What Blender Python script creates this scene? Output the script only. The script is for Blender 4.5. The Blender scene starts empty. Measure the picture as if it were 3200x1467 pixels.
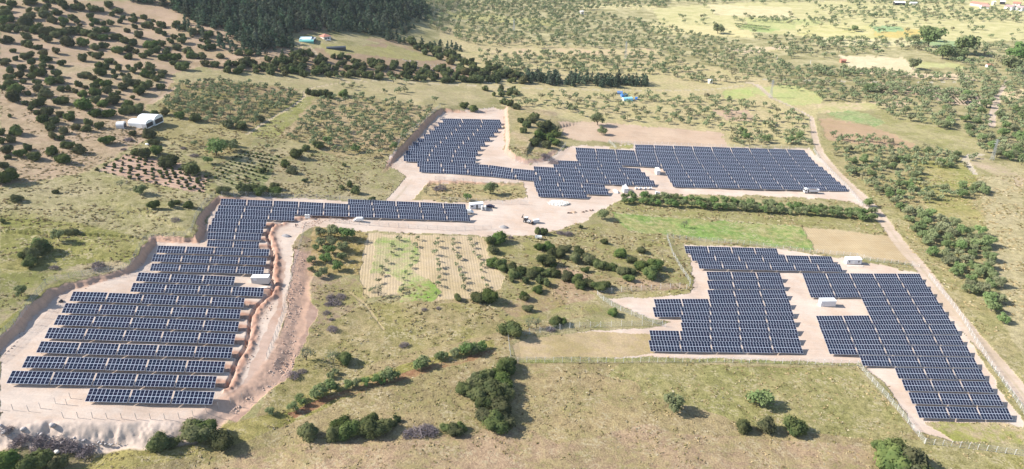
import bpy, bmesh, math, random
import numpy as np
from mathutils import Vector, Matrix, Quaternion

# ------------------------------------------------------------------ camera, light, exposure
sc = bpy.context.scene
C = sc.collection
FPX, CX, CY = 2250.0, 1600.0, 733.5          # focal length and centre in pixels of the 3200 px wide photograph
PITCH = math.radians(25.3)
CAM = np.array([0.0, 0.0, 142.0])
cam = bpy.data.cameras.new('camera')
camo = bpy.data.objects.new('camera', cam)
C.objects.link(camo)
cam.sensor_width = 36.0
cam.lens = 36.0 * FPX / 3200.0
cam.clip_start, cam.clip_end = 1.0, 12000.0
camo.location = CAM
camo.rotation_euler = (math.pi / 2 - PITCH, 0, 0)
sc.camera = camo

SUN_EL, SUN_DIR = math.radians(37), (1.0, -0.03)     # light travels along +X
w = bpy.data.worlds.new('World')
sc.world = w
w.use_nodes = True
nt = w.node_tree
bg = nt.nodes['Background']
sky = nt.nodes.new('ShaderNodeTexSky')
sky.sky_type = 'NISHITA'
sky.sun_disc = False
sky.sun_elevation = SUN_EL
sky.sun_rotation = math.radians(270)
sky.altitude = 900
sky.dust_density = 1.5
nt.links.new(sky.outputs[0], bg.inputs[0])
bg.inputs[1].default_value = 0.105
sun = bpy.data.lights.new('sun', 'SUN')
sun.energy = 4.9
sun.angle = math.radians(0.5)
sun.color = (1.0, 0.955, 0.89)
suno = bpy.data.objects.new('sun', sun)
C.objects.link(suno)
_d = Vector((SUN_DIR[0] * math.cos(SUN_EL), SUN_DIR[1] * math.cos(SUN_EL), -math.sin(SUN_EL)))
suno.rotation_euler = _d.to_track_quat('-Z', 'Y').to_euler()
suno.location = (-300, 0, 400)
sc.view_settings.view_transform = 'Standard'
sc.view_settings.look = 'None'
sc.view_settings.exposure = 0.93
sc.view_settings.gamma = 1.0

rng = np.random.default_rng(7)
random.seed(7)

def lin(r, g, b, k=0.6):
    f = lambda v: ((v / 255 + 0.055) / 1.055) ** 2.4 if v > 10 else v / 255 / 12.92
    return (f(r) * k, f(g) * k, f(b) * k)

def tf(pts, s, ox, oy):
    return [(p[0] / s + ox, p[1] / s + oy) + tuple(p[2:]) for p in pts]
def D(pts):                                   # coordinates read off the 2576 px wide view
    return [(p[0] / 0.805, p[1] / 0.805) + tuple(p[2:]) for p in pts]

# ------------------------------------------------------------------ terrain
def sstep(a, b, x):
    t = np.clip((x - a) / (b - a), 0, 1)
    return t * t * (3 - 2 * t)

def vnoise(x, y, seed=0):
    xi, yi = np.floor(x).astype(np.int64), np.floor(y).astype(np.int64)
    fx, fy = x - xi, y - yi
    fx, fy = fx * fx * (3 - 2 * fx), fy * fy * (3 - 2 * fy)
    def h(i, j):
        n = (i * 374761393 + j * 668265263 + seed * 974634777) & 0xffffffff
        n = ((n ^ (n >> 13)) * 1274126177) & 0xffffffff
        return ((n ^ (n >> 16)) & 0xffff) / 65535.0
    a, b, c, d = h(xi, yi), h(xi + 1, yi), h(xi, yi + 1), h(xi + 1, yi + 1)
    return (a * (1 - fx) + b * fx) * (1 - fy) + (c * (1 - fx) + d * fx) * fy - 0.5

def base_h(X, Y):
    u = np.clip((-0.115 * X + 16) / 6, -40, 40)
    z = np.where(u > 30, u * 6, 6 * np.log1p(np.exp(np.minimum(u, 30)))) - 16
    z = z + 0.035 * 20 * np.log1p(np.exp(np.clip((-X - 60) / 20, -30, 30)))
    rg = 40 * np.log1p(np.exp(np.clip((Y - 590) / 40, -30, 30)))
    m = 1 - sstep(-260, -50, X)
    z = z + 0.2 * np.minimum(rg, 420) * m
    rough = sstep(420, 640, Y) * m
    z = z + (0.3 + 5.0 * rough) * vnoise(X / 60, Y / 60, 1) * 1.5 + 0.5 * vnoise(X / 16, Y / 16, 2) + 0.16 * vnoise(X / 4, Y / 4, 3)
    return z

def pxdir(px, py):
    px, py = np.asarray(px, float), np.asarray(py, float)
    u, v = (px - CX) / FPX, (py - CY) / FPX
    return np.stack([u, math.cos(PITCH) - v * math.sin(PITCH), -math.sin(PITCH) - v * math.cos(PITCH)], -1)

def unproject(px, py, hfun, off=0.0):
    d = pxdir(np.atleast_1d(px), np.atleast_1d(py))
    n = len(d)
    ts = 120 * 1.018 ** np.arange(0, 210)
    lo, hi, done = np.full(n, ts[0]), np.full(n, ts[-1]), np.zeros(n, bool)
    prev = ts[0]
    for t in ts[1:]:
        P = CAM + d * t
        below = (P[:, 2] < hfun(P[:, 0], P[:, 1]) + off) & ~done
        lo[below], hi[below] = prev, t
        done |= below
        prev = t
        if done.all():
            break
    for _ in range(16):
        mid = (lo + hi) / 2
        P = CAM + d * mid[:, None]
        b = P[:, 2] < hfun(P[:, 0], P[:, 1]) + off
        hi = np.where(b, mid, hi)
        lo = np.where(b, lo, mid)
    return CAM + d * hi[:, None]

def project(P):
    R = P - CAM
    zc = R[..., 1] * math.cos(PITCH) - R[..., 2] * math.sin(PITCH)
    up = R[..., 1] * math.sin(PITCH) + R[..., 2] * math.cos(PITCH)
    zc = np.maximum(zc, 1e-3)
    return CX + FPX * R[..., 0] / zc, CY - FPX * up / zc, zc

def polydist(X, Y, P, hs):
    """signed distance (left of the line positive) to a polyline, and a value interpolated along it"""
    best = np.full(X.shape, 1e9)
    sg = np.zeros(X.shape)
    hv = np.zeros(X.shape)
    for i in range(len(P) - 1):
        ax, ay, bx, by = P[i][0], P[i][1], P[i + 1][0], P[i + 1][1]
        dx, dy = bx - ax, by - ay
        L2 = dx * dx + dy * dy
        t = np.clip(((X - ax) * dx + (Y - ay) * dy) / L2, 0, 1)
        ex, ey = X - ax - t * dx, Y - ay - t * dy
        d = np.hypot(ex, ey)
        m = d < best
        best = np.where(m, d, best)
        sg = np.where(m, np.sign(dx * (Y - ay) - dy * (X - ax)), sg)
        hv = np.where(m, hs[i] * (1 - t) + hs[i + 1] * t, hv)
    return best * sg, hv

# earthworks: line along the foot (or crest) in photo pixels, height, width of the slope, fade distances, raised/lowered side
BANKS = [
 # cut bank round the left array
 dict(p=[(900, 628), (689, 631), (664, 662), (642, 692), (638, 738), (624, 762), (604, 761), (488, 756), (478, 775), (457, 806), (427, 848), (404, 857), (305, 884), (217, 909), (172, 925), (163, 943), (135, 965), (102, 1002), (61, 1043), (0, 1102), (-120, 1200)],
      h=[0, 1.3, 1.7, 2.3, 2.4, 2.2, 1.6, 1.5, 2.0, 2.3, 2.0, 1.5, 1.4, 1.5, 1.9, 2.4, 2.6, 2.6, 2.5, 2.3, 2.0], w=2.2, d0=8, d1=90, side=-1),
 # cut bank on the left of the upper array
 dict(p=[(1560, 350), (1480, 352), (1386, 352), (1340, 392), (1268, 474), (1240, 500), (1222, 520), (1200, 545)],
      h=[0, .5, 2.0, 2.5, 2.5, 2.0, 1.0, 0], w=2.4, d0=8, d1=80, side=-1),
 # spoil bank and knoll right of the upper array
 dict(p=[(1600, 318), (1574, 345), (1577, 400), (1579, 440), (1574, 476), (1606, 500), (1650, 513), (1700, 506), (1770, 455)],
      h=[0, 2.2, 3.0, 3.2, 3.0, 2.2, 1.6, 1.5, 0], w=2.6, d0=22, d1=60, side=1),
 # fill slope in front of the left array and along its service road
 dict(p=[(-150, 1300), (0, 1311), (300, 1313), (520, 1318), (600, 1300), (660, 1262), (730, 1222), (790, 1180), (840, 1118), (866, 1060), (890, 990), (905, 905), (925, 820), (945, 760)],
      h=[-4.2, -4.2, -4.2, -4.0, -3.2, -2.4, -2.0, -1.7, -1.6, -1.6, -1.4, -1.2, -.7, 0], w=7.0, d0=14, d1=70, side=-1),
 # step below the orchard island
 dict(p=[(1330, 590), (1345, 566), (1420, 566), (1560, 572), (1650, 580)], h=[0, -.8, -1.0, -.8, 0], w=1.2, d0=6, d1=30, side=-1),
]
TRENCH = [dict(p=tf([(820, 440), (760, 450), (720, 480), (690, 545), (712, 600), (738, 690), (742, 760), (738, 830), (728, 930), (752, 1000), (745, 1060), (700, 1130)], 2.9525, 600, 550)),
          dict(p=tf([(2480, 200), (2350, 340), (2305, 430), (2300, 520), (2285, 620), (2255, 710), (2180, 830), (2140, 930), (2115, 1010), (2085, 1065)], 2.9525, 0, 850)),
          dict(p=tf([(940, 420), (1040, 400), (1150, 385), (1300, 383), (1440, 400)], 2.9525, 600, 550), spoil=.35)]
for y0, x0, x1 in [(312, 2258, 2345), (420, 2222, 2305), (532, 2205, 2295), (655, 2170, 2270), (775, 2148, 2200), (905, 2080, 2150), (1048, 2000, 2100)]:
    TRENCH.append(dict(p=tf([(x0, y0), (x1, y0 + 12)], 2.9525, 0, 850), spoil=.3))
for y0, x0, x1 in [(470, 690, 740), (545, 650, 700), (600, 640, 715), (668, 620, 715), (770, 705, 745), (850, 690, 742), (1080, 660, 745)]:
    TRENCH.append(dict(p=tf([(x0, y0), (x1, y0 - 6)], 2.9525, 600, 550), spoil=.3))
for b in BANKS + TRENCH:
    q = unproject([p[0] for p in b['p']], [p[1] for p in b['p']], base_h)
    b['w3'] = q[:, :2]
    b['bb'] = (q[:, 0].min(), q[:, 0].max(), q[:, 1].min(), q[:, 1].max())

def bank_parts(X, Y, fine=False):
    z = np.zeros(X.shape)
    slope = np.zeros(X.shape)
    dirt = np.zeros(X.shape)
    dark = np.zeros(X.shape)
    for b in BANKS:
        r = b['d1']
        m = (X > b['bb'][0] - r) & (X < b['bb'][1] + r) & (Y > b['bb'][2] - r) & (Y < b['bb'][3] + r)
        if not m.any():
            continue
        d, h = polydist(X[m], Y[m], b['w3'], b['h'])
        d = d * b['side']
        if fine:
            d = d + 1.3 * vnoise(X[m] / 4.5, Y[m] / 4.5, 10) + 0.9 * vnoise(X[m] / 1.9, Y[m] / 1.9, 11) + .4 * vnoise(X[m] / .8, Y[m] / .8, 12)
            h = h * (1 + .45 * vnoise(X[m] / 9, Y[m] / 9, 15))
        s = sstep(0, b['w'], d)
        z[m] += h * s * (1 - sstep(b['d0'], b['d1'], d))
        slope[m] = np.maximum(slope[m], np.clip(np.abs(h) / 1.2, 0, 1) * (1 - np.abs(2 * np.clip((d + .3) / (b['w'] + .6), 0, 1) - 1) ** 6))
    if fine:
        for b in TRENCH:
            r = 6
            m = (X > b['bb'][0] - r) & (X < b['bb'][1] + r) & (Y > b['bb'][2] - r) & (Y < b['bb'][3] + r)
            if not m.any():
                continue
            d, _ = polydist(X[m], Y[m], b['w3'], [0] * len(b['p']))
            d = d + .5 * vnoise(X[m] / 1.5, Y[m] / 1.5, 13)
            k = b.get('spoil', .8)
            z[m] += -1.0 * (1 - sstep(.3, .75, np.abs(d))) + k * np.exp(-((d - 2.0) / 1.0) ** 2) * (.6 + vnoise(X[m] / 1.2, Y[m] / 1.2, 14))
            dirt[m] = np.maximum(dirt[m], np.exp(-((d - 1.8) / 1.5) ** 2))
            dark[m] = np.maximum(dark[m], 1 - sstep(.3, .8, np.abs(d)))
    return z, slope, dirt, dark

def T(X, Y):
    X, Y = np.asarray(X, float), np.asarray(Y, float)
    return base_h(X, Y) + bank_parts(X, Y)[0]

_cache = {}
def G(pts, off=0.0):
    """ground points under a list of photo pixels"""
    return unproject([p[0] for p in pts], [p[1] for p in pts], T, off)
def G1(x, y, off=0.0):
    return Vector(G([(x, y)], off)[0])
def mpp(P):                                   # metres per photo pixel at a point
    return project(np.asarray(P, float))[2] / FPX

def inpoly(px, py, poly):
    poly = [(p[0], p[1]) for p in poly]
    xs, ys = [p[0] for p in poly], [p[1] for p in poly]
    out = np.zeros(px.shape, bool)
    m = (px >= min(xs)) & (px <= max(xs)) & (py >= min(ys)) & (py <= max(ys))
    x, y = px[m], py[m]
    r = np.zeros(x.shape, bool)
    j = len(poly) - 1
    for i in range(len(poly)):
        xi, yi, xj, yj = xs[i], ys[i], xs[j], ys[j]
        if yi != yj:
            r ^= ((yi > y) != (yj > y)) & (x < (xj - xi) * (y - yi) / (yj - yi) + xi)
        j = i
    out[m] = r
    return out

# ------------------------------------------------------------------ helpers for objects
def prop(o, label=None, cat=None, group=None, kind=None):
    if label: o['label'] = label
    if cat: o['category'] = cat
    if group: o['group'] = group
    if kind: o['kind'] = kind
    return o
def thing(name, label, cat, loc=(0, 0, 0), rotz=0.0, group=None):
    o = bpy.data.objects.new(name, None)
    o.empty_display_size = .2
    C.objects.link(o)
    o.location = loc
    o.rotation_euler = (0, 0, rotz)
    return prop(o, label, cat, group)
def link(name, me, parent=None, loc=None, label=None):
    o = bpy.data.objects.new(name, me)
    C.objects.link(o)
    if parent: o.parent = parent
    if loc is not None: o.location = loc
    if label: o['label'] = label
    return o

class MB:
    """collects boxes, prisms, tubes; build() makes one mesh"""
    def __init__(s): s.v, s.f, s.m = [], [], []
    def add(s, v, f, mi=0):
        n = len(s.v)
        s.v += [tuple(p) for p in v]
        s.f += [tuple(i + n for i in q) for q in f]
        s.m += [mi] * len(f)
    def box(s, x0, x1, y0, y1, z0, z1, mi=0, M=None, bev=0.0):
        b = min(bev, (x1 - x0) / 3, (y1 - y0) / 3, (z1 - z0) / 3)
        if b > 0:
            bm = bmesh.new()
            bmesh.ops.create_cube(bm, size=1)
            for q in bm.verts:
                q.co = Vector((x0 + (q.co.x + .5) * (x1 - x0), y0 + (q.co.y + .5) * (y1 - y0), z0 + (q.co.z + .5) * (z1 - z0)))
            bmesh.ops.bevel(bm, geom=bm.edges[:], offset=b, segments=2, affect='EDGES', profile=.5)
            bm.verts.index_update()
            v = [q.co.copy() for q in bm.verts]
            f = [[q.index for q in g.verts] for g in bm.faces]
            bm.free()
        else:
            v = [Vector(p) for p in ((x0, y0, z0), (x1, y0, z0), (x1, y1, z0), (x0, y1, z0), (x0, y0, z1), (x1, y0, z1), (x1, y1, z1), (x0, y1, z1))]
            f = [(0, 3, 2, 1), (4, 5, 6, 7), (0, 1, 5, 4), (1, 2, 6, 5), (2, 3, 7, 6), (3, 0, 4, 7)]
        if M: v = [M @ p for p in v]
        s.add(v, f, mi)
    def prism(s, prof, y0, y1, mi=0, axis='y'):
        n = len(prof)
        P = (lambda a, z, y: (a, y, z)) if axis == 'y' else (lambda a, z, y: (y, a, z))
        v = [P(a, z, y0) for a, z in prof] + [P(a, z, y1) for a, z in prof]
        f = [tuple(range(n - 1, -1, -1)), tuple(range(n, 2 * n))] + [(i, (i + 1) % n, n + (i + 1) % n, n + i) for i in range(n)]
        s.add(v, f, mi)
    def tube(s, pts, radii, n=6, mi=0):
        pts = [Vector(p) for p in pts]
        if not isinstance(radii, (list, tuple)): radii = [radii] * len(pts)
        rings = []
        for i, p in enumerate(pts):
            d = (pts[min(i + 1, len(pts) - 1)] - pts[max(i - 1, 0)]).normalized()
            a = d.orthogonal().normalized()
            b = d.cross(a)
            rings.append([p + (a * math.cos(2 * math.pi * k / n) + b * math.sin(2 * math.pi * k / n)) * radii[i] for k in range(n)])
        v = [q for r in rings for q in r]
        f = [(i * n + k, i * n + (k + 1) % n, (i + 1) * n + (k + 1) % n, (i + 1) * n + k) for i in range(len(pts) - 1) for k in range(n)]
        f += [tuple(range(n - 1, -1, -1)), tuple(range((len(pts) - 1) * n, len(pts) * n))]
        s.add(v, f, mi)
    def mesh(s, name, *mats, smooth=False):
        me = bpy.data.meshes.new(name)
        me.from_pydata(s.v, [], s.f)
        for m in mats: me.materials.append(m)
        if len(mats) > 1: me.polygons.foreach_set('material_index', s.m)
        if smooth: me.polygons.foreach_set('use_smooth', [True] * len(s.f))
        me.update()
        return me
    def obj(s, name, mats, parent=None, label=None, smooth=False):
        if not isinstance(mats, (list, tuple)): mats = [mats]
        return link(name, s.mesh(name, *mats, smooth=smooth), parent, label=label)

def npmesh(name, V, F4, mat, col=None, uv=None, smooth=False):
    me = bpy.data.meshes.new(name)
    me.vertices.add(len(V))
    me.vertices.foreach_set('co', np.ascontiguousarray(V, np.float32).ravel())
    k = F4.shape[1]
    me.loops.add(F4.size)
    me.loops.foreach_set('vertex_index', np.ascontiguousarray(F4, np.int32).ravel())
    me.polygons.add(len(F4))
    me.polygons.foreach_set('loop_start', np.arange(0, F4.size, k, dtype=np.int32))
    me.polygons.foreach_set('loop_total', np.full(len(F4), k, np.int32))
    if smooth: me.polygons.foreach_set('use_smooth', np.ones(len(F4), bool))
    if col is not None:
        for nm, arr in col.items():
            a = me.attributes.new(nm, 'FLOAT_COLOR', 'POINT')
            a.data.foreach_set('color', np.ascontiguousarray(arr, np.float32).ravel())
    me.update()
    me.validate()
    if mat: me.materials.append(mat)
    return me

# ------------------------------------------------------------------ materials
def new_mat(name):
    m = bpy.data.materials.new(name)
    m.use_nodes = True
    n = m.node_tree
    n.nodes.clear()
    o = n.nodes.new('ShaderNodeOutputMaterial')
    return m, n, o
def N(n, t, **kw):
    x = n.nodes.new(t)
    for k, v in kw.items():
        if k in x.inputs: x.inputs[k].default_value = v
        else: setattr(x, k, v)
    return x
def math_(n, op, a, b=None, c=None, clamp=False):
    x = n.nodes.new('ShaderNodeMath')
    x.operation = op
    x.use_clamp = clamp
    for i, v in enumerate((a, b, c)):
        if v is None: continue
        if isinstance(v, (int, float)): x.inputs[i].default_value = v
        else: n.links.new(v, x.inputs[i])
    return x.outputs[0]
def mixc(n, f, a, b, bt='MIX'):
    x = n.nodes.new('ShaderNodeMix')
    x.data_type = 'RGBA'
    x.blend_type = bt
    for s, v in ((x.inputs[0], f), (x.inputs[6], a), (x.inputs[7], b)):
        if isinstance(v, (int, float)): s.default_value = v
        elif isinstance(v, tuple): s.default_value = v if len(v) == 4 else v + (1,)
        else: n.links.new(v, s)
    return x.outputs[2]
def noise(n, vec, scale, detail=3, rough=.55):
    x = n.nodes.new('ShaderNodeTexNoise')
    x.inputs['Scale'].default_value = scale
    x.inputs['Detail'].default_value = detail
    x.inputs['Roughness'].default_value = rough
    n.links.new(vec, x.inputs['Vector'])
    return x.outputs[0]
def ramp(n, v, a, b):
    x = n.nodes.new('ShaderNodeMapRange')
    x.interpolation_type = 'SMOOTHSTEP'
    x.inputs[1].default_value = a
    x.inputs[2].default_value = b
    n.links.new(v, x.inputs[0])
    return x.outputs[0]

def plain(name, c, rough=.6, metal=0.0, var=.12, scale=3.0, spec=.4):
    m, n, o = new_mat(name)
    p = N(n, 'ShaderNodeBsdfPrincipled', Roughness=rough, Metallic=metal)
    p.inputs['Specular IOR Level'].default_value = spec
    tc = N(n, 'ShaderNodeTexCoord')
    z = noise(n, tc.outputs['Object'], scale, 4)
    dk = tuple(v * (1 - var) for v in c)
    lt = tuple(min(1, v * (1 + var)) for v in c)
    n.links.new(mixc(n, z, dk, lt), p.inputs['Base Color'])
    n.links.new(p.outputs[0], o.inputs[0])
    return m

M_WHITE = plain('white_paint', (.78, .78, .76), .4, var=.05)
M_ROOFW = plain('white_sheet_roof', (.85, .86, .86), .45, var=.04)
M_GREY = plain('grey_cladding', (.5, .5, .49), .5, var=.05)
M_LGREY = plain('light_grey_panel', (.66, .67, .69), .5, var=.05)
M_DARK = plain('dark_trim', (.03, .03, .035), .5)
M_TYRE = plain('rubber', (.02, .02, .02), .8)
M_GLASS = plain('dark_glass', (.015, .02, .03), .08, spec=.6)
M_STEEL = plain('galvanised_steel', (.45, .46, .47), .45, .6)
M_CONC = plain('concrete_post', (.7, .69, .66), .8, var=.08)
M_BARK = plain('bark', (.09, .07, .055), .9, var=.4, scale=6)
M_DEAD = plain('dead_twigs', (.17, .14, .145), .9, var=.45, scale=1.2)
M_ROCK = plain('rock', (.42, .38, .36), .85, var=.3, scale=1.5)
M_PALE = plain('pale_stone', (.72, .68, .6), .85, var=.15, scale=1.5)
M_TILE = plain('red_roof_tile', (.45, .2, .14), .8, var=.25, scale=2)
M_WALL = plain('plaster_wall', (.62, .58, .54), .8, var=.1)
M_BLUE = plain('blue_tarpaulin', (.05, .2, .55), .45, var=.3, scale=1)
M_CYAN = plain('pale_blue_sheet', (.3, .62, .75), .45, var=.15)
M_TEAL = plain('teal_net', (.12, .36, .33), .7, var=.25, scale=2)
M_PLASTIC = plain('white_plastic_film', (.86, .86, .85), .4, var=.06)
M_NAVY = plain('dark_purple_car_paint', (.025, .018, .045), .25, spec=.6)
M_RUST = plain('earth_brown_steel', (.12, .07, .05), .7)
M_GRAV = plain('grey_gravel', (.36, .34, .33), .9, var=.3, scale=4)
M_SKIN = plain('skin', (.5, .32, .24), .6)
M_CLOTH1 = plain('pale_pink_cloth', (.6, .42, .42), .8)
M_CLOTH2 = plain('black_cloth', (.02, .02, .025), .8)
M_TROUS = plain('grey_trousers', (.1, .1, .12), .8)
# ------------------------------------------------------------------ ground
PINK, PINK2 = (206, 181, 154), (186, 166, 132)
STRAW, OLIVE, GREEN, YEL = (196, 182, 136), (160, 154, 104), (140, 150, 82), (172, 168, 100)
PAD, PAD2 = (248, 227, 208), (236, 209, 186)
SOIL = (216, 186, 162)
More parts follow.
